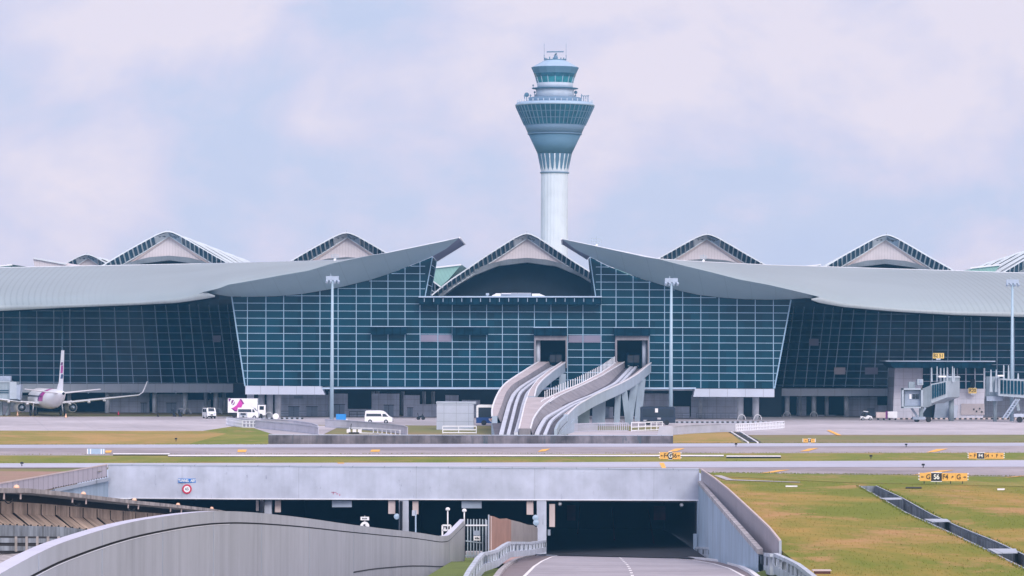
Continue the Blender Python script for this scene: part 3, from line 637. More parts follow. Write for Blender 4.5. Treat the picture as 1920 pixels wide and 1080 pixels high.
def vault(xc, zc, Y0, nmod, modlen=32.0, vs=1.0):
    outer = [(x, y*vs) for x, y in outer_c]; inner = [(x, y*(vs+1)/2) for x, y in inner_c]
    def T(p, Y, dz=0): return Vector((xc+(Y-800)*AX.x+p[0]/K8, Y, zc-p[1]/K8+dz))
    def rs(c, n):
        a, b_ = c[0][0], c[-1][0]; return [(lerp(a, b_, i/n), lin(c, lerp(a, b_, i/n))) for i in range(n+1)]
    root = MB(off=HO)
    oc = rs(outer, 48)
    for k in range(nmod):
        y0, y1 = Y0+k*modlen, Y0+(k+1)*modlen; dz = -.35*k
        root.loft([[T(p, y0, dz) for p in oc], [T(p, y1, dz-.9) for p in oc]], 'rib')
        for p, q in zip(oc, oc[1:]): root.bar(T(p, y0-.3, dz+.08), T(q, y0-.3, dz+.08), .26, 'rim')
        if k:
            for p, q in zip(oc, oc[1:]): root.bar(T(p, y0-9, dz+.12), T(q, y0-9, dz+.12), .3, 'rim')
    v = root.build('vault_roof', hall)
    s = MB(off=HO); n = 40; 
    o2 = [(lerp(-166, 166, i/n), lin(outer, lerp(-166, 166, i/n))+1.0) for i in range(n+1)]
    s2 = []
    for i, p in enumerate(o2):
        # inner line at matching param
        t = i/n; x = lerp(-166, 166, t); s2.append((x*(1-.045*(1-abs(x)/166)) , lin(inner, x)+.8))
    s.loft([[T(p, Y0) for p in o2], [T(p, Y0+2.5) for p in s2]], 'sky_glass', smooth=False)
    for i in range(0, n+1):
        if 17 < i < 23: continue
        s.bar(T(o2[i], Y0-.15), T(s2[i], Y0+2.3), .25, 'rim')
    s.add([T(o2[17], Y0-.1), T(o2[20], Y0-.1), T(s2[20], Y0+2.3), T(s2[17], Y0+2.3)], [(0, 1, 2, 3)], 'rim')
    s.add([T(o2[23], Y0-.1), T(o2[20], Y0-.1), T(s2[20], Y0+2.3), T(s2[23], Y0+2.3)], [(0, 1, 2, 3)], 'troof')
    for p, q in zip(s2, s2[1:]): s.bar(T(p, Y0+2.2), T(q, Y0+2.2), .20, 'rim')
    s.build('skylight_band', v)
    g_ = MB(off=HO)
    xsx = [lerp(-100, 100, i/40) for i in range(41)]
    g_.loft([[T((x, lin(inner, x)+1.5), Y0+2.8) for x in xsx], [T((x, max(lin(archo, x), lin(inner, x)+1.5)), Y0+2.8) for x in xsx]], 'gable', smooth=False)
    for sgn in (-1, 1): g_.bar(T((0, 8.5), Y0+2.5), T((sgn*100, 77), Y0+2.5), .3, 'beige')
    g_.build('gable_panel', v)
    a_ = MB(off=HO); xa = [lerp(-166, 166, i/48) for i in range(49)]
    a_.loft([[T((x, lin(archo, x)), Y0+1.6) for x in xa], [T((x*.955, lin(archi, x*.955)), Y0+2.4) for x in xa], [T((x*.955, lin(archi, x*.955)), Y0+12) for x in xa]], 'archf', smooth=False)
    a_.build('arch', v)
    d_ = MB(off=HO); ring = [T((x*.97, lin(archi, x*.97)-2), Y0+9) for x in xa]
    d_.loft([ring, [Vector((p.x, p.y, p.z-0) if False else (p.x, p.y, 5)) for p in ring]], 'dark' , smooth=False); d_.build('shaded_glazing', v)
    f = MB(off=HO); f.bar(T((0, 2), Y0), T((0, -5), Y0), .12, 'steel'); f.build('finial', v)
for px, py, Y0 in ((315, 434.5, 800), (650, 437, 800), (988, 438.5, 800), (1326, 440, 800), (1662, 441, 800), (2010, 443, 800), (163, 477.5, 973)):
    q = P(px, py, Y0); vault(q.x-(Y0-800)*AX.x, q.z, Y0, 6 if Y0 < 900 else 2, vs=1.0 if px == 988 else .87)
for c in (-23, 482-0, 819, 1157, 1494, 1831):
    b = MB(off=HO)
    pts = [(c-28, 519), (c-10, 504), (c, 502.5), (c+12, 501), (c+46, 496)]
    b.prism([P(c-30, 560, 806)]+[P(x, y, 806) for x, y in pts]+[P(c+22, 524, 806), P(c-4, 548, 806), P(c-12, 560, 806)], (1.2, 60, 0), 'green')
    b.bar(P(c-12, 502.6, 805.6), P(c+46, 496.2, 805.6), .3, 'edge'); b.build('valley_roof', hall)
b = MB(off=HO)
b.prism([P(x, y, 905) for x, y in ((62, 484), (90, 489), (118, 493), (135, 498), (135, 520), (68, 520))], (2, 30, 0), 'gable'); b.bar(P(63, 484, 904.5), P(124, 495, 904.5), .4, 'rim')
b.build('eave_tip', hall)
b = MB(off=HO); b.box(-140, 150, 812, 990, 0, 22, 'dark'); b.build('hall_body', hall)
# rooftop plant on deck
t = thing('rooftop_plant', 'long low grey and white plant unit on the deck over the tracks', 'machinery', P(970, 556, 703))
OP = P(970, 556, 703)
b = MB(off=OP); pxbox(b, 939, 996, 551, 556.3, 703, 2, 'door'); pxbox(b, 958, 996, 549, 551.2, 703, 2, 'sill'); b.build('housing', t)
b = MB(off=OP); pxbox(b, 929, 939, 550, 556.4, 702.5, 2.5, 'white'); b.build('end_cabinet', t); b = MB(off=OP); pxbox(b, 997.5, 1012.5, 550.5, 557, 702.5, 2.5, 'white'); b.build('end_cabinet', t)
for a_, c_, w_ in (((923, 556), (929, 553), .4), ((1012, 553), (1022, 557), .4), ((940, 550.5), (958, 550.5), .2)): b = MB(off=OP); b.bar(P(*a_, 702.5), P(*c_, 702.5), w_, 'edge'); b.build('duct', t)
b = MB(off=P(914, 555, 703)); pxbox(b, 911, 917, 549.5, 554, 703, .6, 'lampb'); b.bar(P(914, 556, 703.2), P(914, 553, 703.2), .2, 'steel'); b.build
tag(b.build('rooftop_box'), 'small pale box on a stub at the left of the deck plant', 'equipment box')
# antennas on roof
def antenna(px, py, Y, s, label):
    q = P(px, py, Y); k = Y/F*s; b = MB(off=q)
    b.bar(q, q+Vector((0, 0, 18*k)), .09, 'steel', n=6)
    for dz, w in ((14, 9), (9, 10), (5, 6)): b.bar(q+Vector((-w*k, 0, dz*k)), q+Vector((w*k, 0, (dz-1)*k)), .08, 'steel')
    for dx in (-9, -5, 5, 9): b.bar(q+Vector((dx*k, 0, 5*k)), q+Vector((dx*k, 0, 14*k)), .07, 'steel')
    b.bar(q+Vector((-2*k, 0, -2*k)), q+Vector((2*k, 0, 3*k)), .35, 'white'); tag(b.build('roof_antenna'), label, 'antenna')
antenna(1118, 461, 691, 1.0, 'spiky radio antenna on the tip of the right roof wing')
antenna(628, 487, 700, .7, 'small lightning antenna cluster on the left roof in front of a vault')
antenna(1319, 489, 700, .7, 'small twin antenna cluster on the right roof in front of a vault')
# ================================================================== CONTROL TOWER
YT = 1458.0; kT = F/YT
tw = P(1037.5, 785, YT); TC = Vector((tw.x, YT, 0))
tower = thing('control_tower', 'tall blue grey airport control tower with a flared head', 'control tower', TC)
def tz(py): return P(1037.5, py, YT).z
def tp(r, py): return (r/kT, tz(py))
def tb(prof, m, name, n=32, parent=None, smooth=True):
    b = MB(off=TC); b.lathe([tp(*p) for p in prof], m, n, c=(TC.x, TC.y, 0), smooth=smooth); return b.build(name, parent or tower)
b = MB(off=TC); pr = []
for i in range(96):
    pass
n = 96; rows_ = []
for z in (0, tz(324)): rows_.append([Vector((TC.x+(25.2/kT+(.03 if i % 4 < 2 else -.03))*math.cos(2*math.pi*i/n), TC.y+(25.2/kT+(.03 if i % 4 < 2 else -.03))*math.sin(2*math.pi*i/n), z)) for i in range(n)])
b.loft(rows_, 'tshaft', smooth=False, closed=True); b.build('shaft', tower)
tb([(27.5, 325), (27.5, 323)], 'tband', 'shaft_collar')
tb([(25.4, 324), (25.6, 320), (28, 305), (31.5, 287.8)], 'tshaft', 'flare')
b = MB(off=TC)
for i in range(20):      # long pointed recesses round the flare
    a = 2*math.pi*(i+.5)/20
    def q(r, py, da): rr = (r+.9)/kT; return Vector((TC.x+rr*math.cos(a+da), TC.y+rr*math.sin(a+da), tz(py)))
    b.add([q(25.4, 320, 0), q(25.9, 315, -.075), q(28.8, 300, -.12), q(31.4, 288.3, -.11), q(31.4, 288.3, .11), q(28.8, 300, .12), q(25.9, 315, .075)], [tuple(range(7))], 'tcone')
b.build('flare_fins', tower)
tb([(32, 288.5), (49, 253)], 'tcone', 'lower_cone'); tb([(50.5, 252.8), (51.3, 250.5)], 'tband', 'cone_ring'); tb([(50, 251), (53.5, 243), (57, 235)], 'tband', 'band')
tb([(57, 235), (73.5, 199)], 'tglass', 'glazed_cone', 48, smooth=False)
b = MB(off=TC)
for i in range(48):
    a = 2*math.pi*i/48; b.bar(Vector((TC.x+57.5/kT*math.cos(a), TC.y+57.5/kT*math.sin(a), tz(235))), Vector((TC.x+73.6/kT*math.cos(a), TC.y+73.6/kT*math.sin(a), tz(200))), .28, 'tband')
for r, py in ((62.7, 223), (68.2, 211)): b.lathe([tp(r, py+.5), tp(r+.6, py-.6)], 'tband', 48, c=(TC.x, TC.y, 0), caps=False)
b.build('cone_mullions', tower)
tb([(74, 199.5), (75, 197.5), (70, 192.5)], 'troof', 'rim', 48)
tb([(52, 193), (50, 183.5)], 'tband', 'base_drum'); tb([(35.5, 184), (35.5, 166)], 'tlight', 'drum')
tb([(33, 167), (43.5, 166.5), (43.5, 165.5), (33, 165)], 'tcone', 'gallery'); tb([(33, 165.5), (34, 156)], 'tlight', 'cab_sill', 16)
tb([(33.5, 156), (38.5, 138)], 'tcab', 'cab_glazing', 16, smooth=False)
b = MB(off=TC); b.lathe([tp(31.5, 154), tp(31.5, 150)], 'dark', 16, c=(TC.x, TC.y, 0)); 
for i in range(16):
    a = 2*math.pi*i/16; b.bar(Vector((TC.x+33.8/kT*math.cos(a), TC.y+33.8/kT*math.sin(a), tz(156))), Vector((TC.x+38.6/kT*math.cos(a), TC.y+38.6/kT*math.sin(a), tz(138))), .25, 'troof')
b.lathe([tp(37.4, 145), tp(39.6, 138.2)], 'tglass', 16, c=(TC.x, TC.y, 0), caps=False); b.build('cab_frame', tower)
tb([(38.5, 140.5), (44.5, 127.5), (44.5, 126.5)], 'tcone', 'cab_fascia', 16, smooth=False); tb([(44.6, 126.6), (40, 124), (20.5, 113.5)], 'troof', 'cab_roof', 16, smooth=False)
tb([(20, 114), (21, 112)], 'tcone', 'roof_deck', 16)
b = MB(off=TC); c = Vector((TC.x, TC.y, 0))
def TZ(dx, py, dy=0): return Vector((TC.x+dx/kT, TC.y+dy, tz(py)))
b.bar(TZ(1, 113), TZ(1, 104), 1.6, 'tband', n=8); b.bar(TZ(-1, 104), TZ(3, 100), .5, 'tband'); b.bar(TZ(1, 104), TZ(1, 98), .5, 'steel'); b.build('radar_pedestal', tower)
b = MB(off=TC); b.bar(TZ(-16, 97.3), TZ(16, 96.8), .35, 'tband', .5); b.build('radar_scanner', tower)
for dx in (-20.5, 20.5): b = MB(off=TC); b.bar(TZ(dx, 113), TZ(dx, 103), .28, 'tband'); b.bar(TZ(dx, 103), TZ(dx, 82), .12, 'tband'); b.build('whip_antenna', tower)
b = MB(off=TC); random.seed(3)
for i in range(16): a = 2*math.pi*i/16+.2; r = 19/kT; p = Vector((TC.x+r*math.cos(a), TC.y+r*math.sin(a), tz(112))); b.bar(p, p+Vector((0, 0, random.uniform(.3, .9))), .45, 'tcone')
b.build('roof_fittings', tower)
for i, (dx, py, r) in enumerate(((-53, 183, 2.8), (-38, 178, 1.2), (39, 178, 2.0), (-41, 165, 1))):
    b = MB(off=TC); b.lathe([(.01, -.5), (r/kT*1.6, 0), (r/kT*1.5, .3)], 'tcone', 14, c=TZ(dx, py-5), axis='Y'); b.bar(TZ(dx, py+8 if py > 170 else py), TZ(dx, py-4), .3, 'tband'); b.build('dish', tower)
for dx in (-57, 50, 54, 58, -46, -36, 37, 62): b = MB(off=TC); b.bar(TZ(dx, 193 if abs(dx) > 45 else 184), TZ(dx, 176+abs(dx) % 5), .35, 'tband'); b.bar(TZ(dx-1.5, 180), TZ(dx+2, 179), .3, 'tcone'); b.build('aerial', tower)
b = MB(off=TC)
for i in range(40): a = 2*math.pi*i/40; p = Vector((TC.x+70.5/kT*math.cos(a), TC.y+70.5/kT*math.sin(a), tz(193))); b.bar(p, p+Vector((0, 0, 1)), .35, 'tlight')
b.build('deck_posts', tower)
# ================================================================== FLOODLIGHT MASTS
for i, (px, pt_, pb, Y, lab) in enumerate(((622, 514, 788.5, 680, 'tall floodlight mast in front of the left glass facade'), (1259, 518, 793, 680, 'tall floodlight mast right of the guideways'), (1897, 520, 790, 688, 'tall floodlight mast behind the rightmost jet bridge'))):
    q = G(px if i != 1 else 1257.5, pb); Y = q.y; top = P(px, pt_+13, Y); t = thing('floodlight_mast', lab, 'floodlight mast', q, group='floodlight masts on the apron')
    b = MB(off=q); b.bar(Vector((q.x, Y, 0)), Vector((q.x, Y, top.z)), .78, 'mast', n=12, w2=.42); b.build('pole', t)
    b = MB(off=q); h = top.z
    w = 1.15
    b.box(q.x-w, q.x+w, Y-.25, Y+.25, h+.15, h+.9, 'lampb'); b.build('upper_lamp_bank', t)
    b = MB(off=q)
    for dx in (-1.05, -.35, .35, 1.05): b.bar((q.x+dx, Y-.1, h-.35), (q.x+dx+.1, Y-.4, h+.05), .36, 'lampb')
    b.bar((q.x-1.2, Y, h+.1), (q.x+1.2, Y, h+.1), .12, 'door'); b.build('lower_lamps', t)
    b = MB(off=q); b.bar((q.x-.3, Y, h+.9), (q.x-.3, Y, h+1.3), .1, 'steel'); b.build('lightning_rod', t)
# ================================================================== AEROTRAIN GUIDEWAYS
def GY(py, h=0): return (317800-7000*h)/(py-236.0)
def deckz(Y): return 9.5-.06*(700-Y)
def curve(pts, h):      # px,py -> x as function of Y
    c = sorted([(GY(py, h), P(px, py, GY(py, h)).x) for px, py in pts]); 
    return c
def smooth_c(c):
    # light smoothing by resample
    ys = [547+i*(708-547)/40 for i in range(41)]; v = [lin(c, y) for y in ys]
    for _ in range(2): v = [v[0]]+[(v[i-1]+2*v[i]+v[i+1])/4 for i in range(1, 40)]+[v[-1]]
    return list(zip(ys, v))
LO = smooth_c(curve([(1001, 684), (973, 702), (949, 718), (937, 732), (929, 748), (923, 765), (922, 780), (926, 792), (930, 817)], 1.1))
LI = smooth_c(curve([(1017, 686), (989, 704), (960, 721), (948, 737), (941, 758), (934, 776), (928.5, 792), (932, 817)], 1.1))
LB1 = smooth_c(curve([(1025, 692), (973, 724.5), (959, 739), (951, 757.5), (943, 786), (935, 817)], .3))
LB2 = smooth_c(curve([(1034, 691), (998, 715), (973, 734), (965, 754), (957, 786), (949, 817)], .3))
LB3 = smooth_c(curve([(1045, 688), (1012, 712), (986, 735), (978, 757), (971, 786), (962, 817)], .5))
WL = smooth_c(curve([(1045, 688), (1010, 712), (992, 735.5), (984, 757.5), (978, 783), (970, 817)], 1.1))
WR = smooth_c(curve([(1128, 704), (1089, 721), (1045, 739), (1014, 764), (1000, 784), (991, 817)], 1.1))
LRo = smooth_c(curve([(1063, 677), (1036, 696), (1017, 712), (1006, 726), (1000, 754), (994, 780), (988, 817)], 1.1))
LRi = smooth_c(curve([(1052, 679), (1026, 697), (1008, 712), (994, 730), (984, 757), (978, 783), (970, 817)], 1.1))
RLo = smooth_c(curve([(1157, 678), (1128, 698), (1089, 719), (1050, 735), (1014, 752), (1000, 770), (992, 800), (988, 817)], 1.1))
RLi = smooth_c(curve([(1167, 680), (1128, 704), (1089, 723), (1050, 740.5), (1014, 764), (1000, 784), (991, 817)], 1.1))
RB1 = smooth_c(curve([(1174, 693), (1151, 717), (1108, 738.6), (1069, 754), (1050, 765), (1020, 781), (1007.5, 801.6), (1001, 817)], .3))
RB2 = smooth_c(curve([(1184, 692), (1159, 719), (1118, 740.5), (1075, 756), (1050, 772), (1029.6, 787.5), (1017, 817)], .3))
RRi = smooth_c(curve([(1202, 690), (1180, 707), (1108, 744), (1069, 767), (1050, 781), (1042, 792), (1032, 817)], 1.1))
RRo = smooth_c(curve([(1215, 684), (1196, 700), (1167, 717), (1118, 738.6), (1081, 760), (1050, 791), (1040, 817)], 1.1))
gway = thing('guideway', 'twin curved concrete guideways descending from the terminal to a tunnel', 'guideway', (5, 620, 0)); GO = (5, 620, 0)
def ribbon(ca, cb, h0, h1, m, name, y0=547, y1=702, wa=0, wb=0, n=44, edge=None):
    b = MB(off=GO); rw = []
    for i in range(n+1):
        Y = lerp(y0, y1, i/n); xa = lin(ca, Y)+wa; xb = (lin(cb, Y) if cb else lin(ca, Y))+wb; z = deckz(Y)
        rw.append([Vector((xa, Y, z+h0)), Vector((xb, Y, z+h0)), Vector((xb, Y, z+h1)), Vector((xa, Y, z+h1))])
    nn = 4; sides = [(0, 1), (1, 2), (2, 3), (3, 0)]
    mm = m if isinstance(m, tuple) else (m, m)
    for si, (p_, q_) in enumerate(sides):
        b.loft([[r[p_], r[q_]] for r in rw], mm[1] if si == 2 else (mm[2] if len(mm) > 2 and si == 1 else mm[0]), smooth=False)
    b.add(rw[0], [(0, 1, 2, 3)], mm[0]); b.add(rw[-1], [(0, 1, 2, 3)], mm[0])
    if edge:
        for c, w in edge:
            for r, s_ in zip(rw, rw[1:]): b.bar(r[2 if c == 'b' else 3]+Vector((0, 0, .03)), s_[2 if c == 'b' else 3]+Vector((0, 0, .03)), w, 'edge')
    return b.build(name, gway)
ribbon(LO, LRo, -.7, 0, ('gblue', 'gdark'), 'deck'); ribbon(RLo, RRo, -.7, 0, ('gblue', 'gdark'), 'deck')
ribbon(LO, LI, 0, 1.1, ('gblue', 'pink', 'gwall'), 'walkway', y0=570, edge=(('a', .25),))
ribbon(LB1, None, 0, .3, 'gbeam', 'running_beam', wb=.62); ribbon(LB2, None, 0, .3, 'gbeam', 'running_beam', wb=.5)
ribbon(LB3, None, 0, .5, 'gbeam', 'side_kerb', y0=547, y1=690, wb=.6)
ribbon(LRi, LRo, 0, 1.1, ('gblue', 'pink'), 'parapet', y0=612, edge=(('b', .2), ('a', .14)))
ribbon(WL, WR, 0, 1.08, ('gwall', 'pink'), 'centre_walkway', y0=547, y1=610, edge=(('a', .2), ('b', .2)))
ribbon(RLo, RLi, 0, 1.1, ('gblue', 'pink', 'gwall'), 'walkway', y0=600, edge=(('a', .18), ('b', .16)))
ribbon(RB1, None, 0, .3, 'gbeam', 'running_beam', wb=.62); ribbon(RB2, None, 0, .3, 'gbeam', 'running_beam', wb=.5)
def face(ca, cb, h0, h1, m, name, y0, y1, wb=0):
    b = MB(off=GO); rw = []
    for i in range(45):
        Y = lerp(y0, y1, i/44); z = deckz(Y); rw.append([Vector((lin(ca, Y)+.01, Y, z+h0)), Vector((max(lin(ca, Y)+.1, lin(cb, Y)+wb), Y, z+h1))])
    b.loft(rw, m, smooth=False); b.build(name, gway)
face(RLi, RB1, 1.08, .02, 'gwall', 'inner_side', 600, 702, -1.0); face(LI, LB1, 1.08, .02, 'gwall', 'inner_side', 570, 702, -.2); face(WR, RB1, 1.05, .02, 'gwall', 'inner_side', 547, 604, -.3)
ribbon(RRi, RRo, 0, 1.1, ('gblue', 'pink'), 'parapet', y0=574, edge=(('b', .16),))
ribbon(RRo, None, -.7, 1.0, 'gblue', 'side_kerb', y0=547, y1=574, wa=-.5, wb=-.1)
b = MB(off=GO)      # skirt: solid abutment under the low part
for ca, cb, y0, y1 in ((LO, RRo, 547, 592),):
    rw = []
    for i in range(13):
        Y = lerp(y0, y1, i/12); z = deckz(Y)-.7; rw.append([Vector((lin(ca, Y)-.1, Y, -.5)), Vector((lin(ca, Y)-.1, Y, z)), Vector((lin(cb, Y)+.1, Y, z)), Vector((lin(cb, Y)+.1, Y, -.5))])
    b.loft(rw, 'gblue', smooth=False, closed=True)
b.build('abutment', gway)
for a, c, w, d in (((1190, 726), (1179, 793), 1.25, 1), ((1203.6, 717), (1196, 793), 1.3, 1), ((1159, 742), (1156, 795), 1.0, 1), ((1170, 738), (1178, 795), 1.0, 1), ((1055, 700), (1052, 790), 1.2, 1), ((1124, 745), (1122, 796), 2.2, 1), ((1092, 760), (1090, 800), 2.6, 1)):
    Y = GY(a[1]-14, 0)-.0; Y = min(Y, 692); b = MB(off=GO); p = P(a[0], a[1], Y); q = P(c[0], c[1], Y); p.z = deckz(Y)-.5; q.z = 0
    b.bar(q, p, w, 'gpier', 1.6); b.build('pier_column', gway)
b = MB(off=GO)      # handrail left of right walkway
for i in range(40):
    Y = lerp(606, 700, i/39); x = lin(RLo, Y)-.15; z = deckz(Y)+.2; b.bar((x, Y, z), (x, Y, z+2.2), .11, 'edge')
b.build('handrail', gway)
b = MB(off=G(1005, 770)); q = P(1000, 757, 612)
for dx in (-.7, .7): b.bar(q+Vector((dx, 0, -.9)), q+Vector((dx, 0, .9)), .1, 'edge')
b.bar(q+Vector((-.7, 0, .9)), q+Vector((.7, 0, .9)), .1, 'edge'); b.bar(q+Vector((-.7, 0, 0)), q+Vector((.7, 0, 0)), .07, 'edge'); b.build('walkway_gate', None)
tag(bpy.data.objects['walkway_gate'], 'small white frame gate where the two guideway walkways meet', 'gate')
# blast wall in front of guideway
a, c = G(503, 832.5), G(1262, 832.5); b = MB(off=(a.x, a.y, 0)); b.prism([a, c, c+Vector((0, 0, 1.15)), a+Vector((0, 0, 1.22))], (0, .4, 0), 'lowwall'); b.prism([a+Vector((0, -.05, 1.2)), c+Vector((0, -.05, 1.13)), c+Vector((0, -.05, 1.22)), a+Vector((0, -.05, 1.3))], (0, .5, 0), 'sill')
tag(b.build('low_wall'), 'long low stained concrete wall below the guideway ends', 'wall')
# ================================================================== FENCES BY THE TERMINAL
def fence(name, label, pts, h, sp=.35, m='fence', solid=False, cat='fence', rails=(1.0, .08), group=None, bw=.13):
    ps = [G(*p) for p in pts]; off = ps[0].copy(); t = thing(name, label, cat, off, group=group)
    r = MB(off=off); v = MB(off=off)
    for a, b_ in zip(ps, ps[1:]):
        for k in rails: r.bar(a+Vector((0, 0, h*k)), b_+Vector((0, 0, h*k)), .16, m)
        n = max(1, int((b_-a).length/sp))
        for i in range(n): q = a.lerp(b_, i/n); v.bar(q, q+Vector((0, 0, h*rails[0])), bw, m)
    v.bar(ps[-1], ps[-1]+Vector((0, 0, h)), bw, m)
    r.build('rail', t); v.build('bars', t); return t
fence('railing', 'curved grey bar railing on the grass left of the access ramp', [(428, 797.5), (452, 799.5), (490, 804), (530, 808), (560, 811), (585, 814), (597, 817)], 1.25)
fence('railing', 'second curved grey bar railing beside the left access ramp', [(440, 794.5), (490, 795), (550, 799), (585, 804), (596, 809)], .9, .6)
fence('railing', 'curved grey bar railing looping in front of the white minibus', [(610, 801.5), (650, 803.5), (690, 807), (735, 811.5), (758, 815), (764, 818)], 1.3)
fence('railing', 'low white double rail inside the curved loop railing', [(655, 812), (700, 813), (750, 817)], .8, 2.2, 'edge')
fence('railing', 'straight grey bar railing right of the guideway foot', [(1068, 811), (1120, 809), (1178, 808.5)], 1.3)
fence('railing', 'white two rail barrier in front of the grey utility block', [(830, 812.5), (860, 812.5), (893, 812.5)], 1.1, 2.4, 'edge', rails=(1.0, .5, .1))
fence('railing', 'white two rail barrier between the guideway and the right mast', [(1184, 809), (1210, 808), (1242, 807)], 1.4, 1.8, 'edge', rails=(1.0, .5, .1))
fence('railing', 'long grey bar railing behind the dry grass patch', [(1250, 817), (1300, 813), (1350, 810.5), (1378, 809.5)], 1.35)
fence('railing', 'white crowd barriers at the right end of the long bar railing', [(1380, 809.5), (1420, 807), (1470, 803.5)], 1.2, .9, 'edge', rails=(1, .5, .1))
fence('railing', 'jumbled white crowd barriers at the corner of the left apron', [(425, 797), (455, 802), (488, 803)], 1.2, .8, 'edge', rails=(1, .6, .1), bw=.18)
# ramp side wall pieces
b = MB(off=G(1243, 817)); b.add([G(1232, 818), G(1262, 818), G(1262, 818)+Vector((0, 0, 1.5)), P(1236, 799, G(1243, 818).y)], [(0, 1, 2, 3)], 'fence'); tag(b.build('ramp_cheek_wall'), 'triangular grey cheek wall left of the long bar railing', 'wall')
# utility block
t = thing('utility_block', 'windowless grey panelled utility block left of the guideway', 'utility building', G(855, 806)); q = G(855, 806); Y = q.y
b = MB(off=q); a, c = P(818.5, 803, Y), P(888, 803, Y); zt = P(850, 757, Y).z; b.box(a.x, c.x, Y, Y+7, 0, zt, mat('utility_panel', (.42, .46, .55), .7, .05, .3, tiles=((c.x-a.x)/3, zt/3.2, .7))); b.build('walls', t)
b = MB(off=q); b.box(a.x-.1, c.x+.35, Y-.08, Y+7.1, zt, zt+.28, 'sill'); b.build('roof', t)
b = MB(off=q); b.box(c.x-1.6, c.x-.1, Y-.5, Y-.05, 0, .35, 'sill'); b.build('step', t)
# ================================================================== VEHICLES
def wheels(t, xs, w, r=.34, y=None):
    for x in xs:
        for s in (-1, 1):
            b = MB(); b.lathe([(r*.55, -.11), (r, -.10), (r, .10), (r*.55, .11)], 'tyre', 18, c=(x, s*(w/2-.1), r), axis='Y'); wo = b.build('wheel', t)
            b = MB(); b.lathe([(r*.5, -.02), (r*.5, .02)], 'alu', 14, c=(x, s*(w/2+.02), r), axis='Y'); b.build('rim', wo)
def van(label, loc, rz, prof, L_, w, m, wins, front, grille=True, group=None, cat='van', name='minibus', r=.36, wx=(.95, 3.7), skirt=None):
    t = thing(name, label, cat, loc, rz, group)
    b = MB(); n = len(prof)
    rws = []
    for y, ins in ((-w/2, .10), (-w/2+.06, 0.0), (w/2-.06, 0.0), (w/2, .10)):
        cx = sum(p[0] for p in prof)/n; cz = sum(p[1] for p in prof)/n
        rws.append([Vector((x+(cx-x)*ins*.12, y*(1-.06*max(0, (z-1.1))), z+(cz-z)*ins*.25)) for x, z in prof])
    b.loft(rws, m, smooth=False, closed=True); b.build('body', t)
    for x0, x1, z0, z1, sl in wins:
        for s in (-1, 1):
            yy = lambda z: s*(w/2*(1-.06*max(0, z-1.1))+.012)
            b = MB(); b.add([(x0, yy(z0), z0), (x1, yy(z0), z0), (x1-sl, yy(z1), z1), (x0, yy(z1), z1)], [(0, 1, 2, 3)], 'win'); b.build('window', t)
    (xa, za), (xb, zb) = front; b = MB(); d = Vector((zb-za, 0, -(xb-xa))).normalized()*.02; d = d if d.x > 0 else -d
    b.add([Vector((xa, -w/2+.22, za))+d, Vector((xa, w/2-.22, za))+d, Vector((xb, w/2-.3, zb))+d, Vector((xb, -w/2+.3, zb))+d], [(0, 1, 2, 3)], 'win'); b.build('windscreen', t)
    fx = max(p[0] for p in prof)
    for s in (-1, 1): b = MB(); b.box(fx-.12, fx+.02, s*(w/2-.35)-.16, s*(w/2-.35)+.16, .78, .98, 'lampb'); b.build('headlight', t)
    b = MB(); b.box(fx-.05, fx+.05, -w/2+.05, w/2-.05, .28, .55, 'tyre'); b.box(fx-.05, fx+.025, -w/2+.6, w/2-.6, .62, .82, 'win'); b.build('bumper', t)
    wheels(t, wx, w, r); return t
vp = [(.0, .3), (.0, 1.1), (.08, 2.05), (.25, 2.25), (2.6, 2.28), (3.2, 2.2), (3.75, 1.85), (4.35, 1.25), (4.8, 1.02), (4.85, .3)]
q = G(684, 794); van('white high roof minibus seen side on before the undercroft', q, 0, vp, 4.85, 1.9, 'white', [(.3, 2.95, 1.25, 1.72, .12), (3.1, 4.1, 1.2, 1.72, .55)], ((4.30, 1.30), (3.72, 1.88)))
fp = [(.0, .3), (.0, 1.2), (.1, 1.95), (3.4, 1.98), (3.9, 1.3), (4.1, 1.15), (4.15, .3)]
q = G(372, 785); van('small white delivery van facing the camera by the left undercroft', q+Vector((1.2, 3.6, 0)), math.radians(-72), fp, 4.1, 1.65, 'white', [(.4, 1.5, 1.2, 1.75, 0), (1.7, 3.2, 1.2, 1.75, .2)], ((3.88, 1.33), (3.46, 1.92)), r=.3, wx=(.8, 3.4))
q = G(446, 786); van('white minibus parked in front of the purple swirl truck', q, math.radians(-6), [(0, .3), (0, 1.2), (.1, 2.1), (2.9, 2.15), (3.5, 1.5), (3.9, 1.15), (3.95, .3)], 4, 1.7, 'white', [(.2, 2.7, 1.3, 1.85, .1), (2.8, 3.35, 1.3, 1.85, .3)], ((3.5, 1.45), (3.05, 2.05)), wx=(.8, 3.2))
q = G(457, 787.5)+Vector((0, -2, 0)); van('low white pickup car parked before the white minibus', q, math.radians(-85), [(0, .3), (0, .8), (.9, .9), (1.2, 1.35), (2.2, 1.35), (2.8, .9), (3.6, .8), (3.65, .3)], 3.6, 1.5, 'alu', [(1.3, 2.2, .95, 1.25, .2)], ((2.75, .92), (2.3, 1.32)), name='car', cat='car', r=.28, wx=(.7, 2.9))
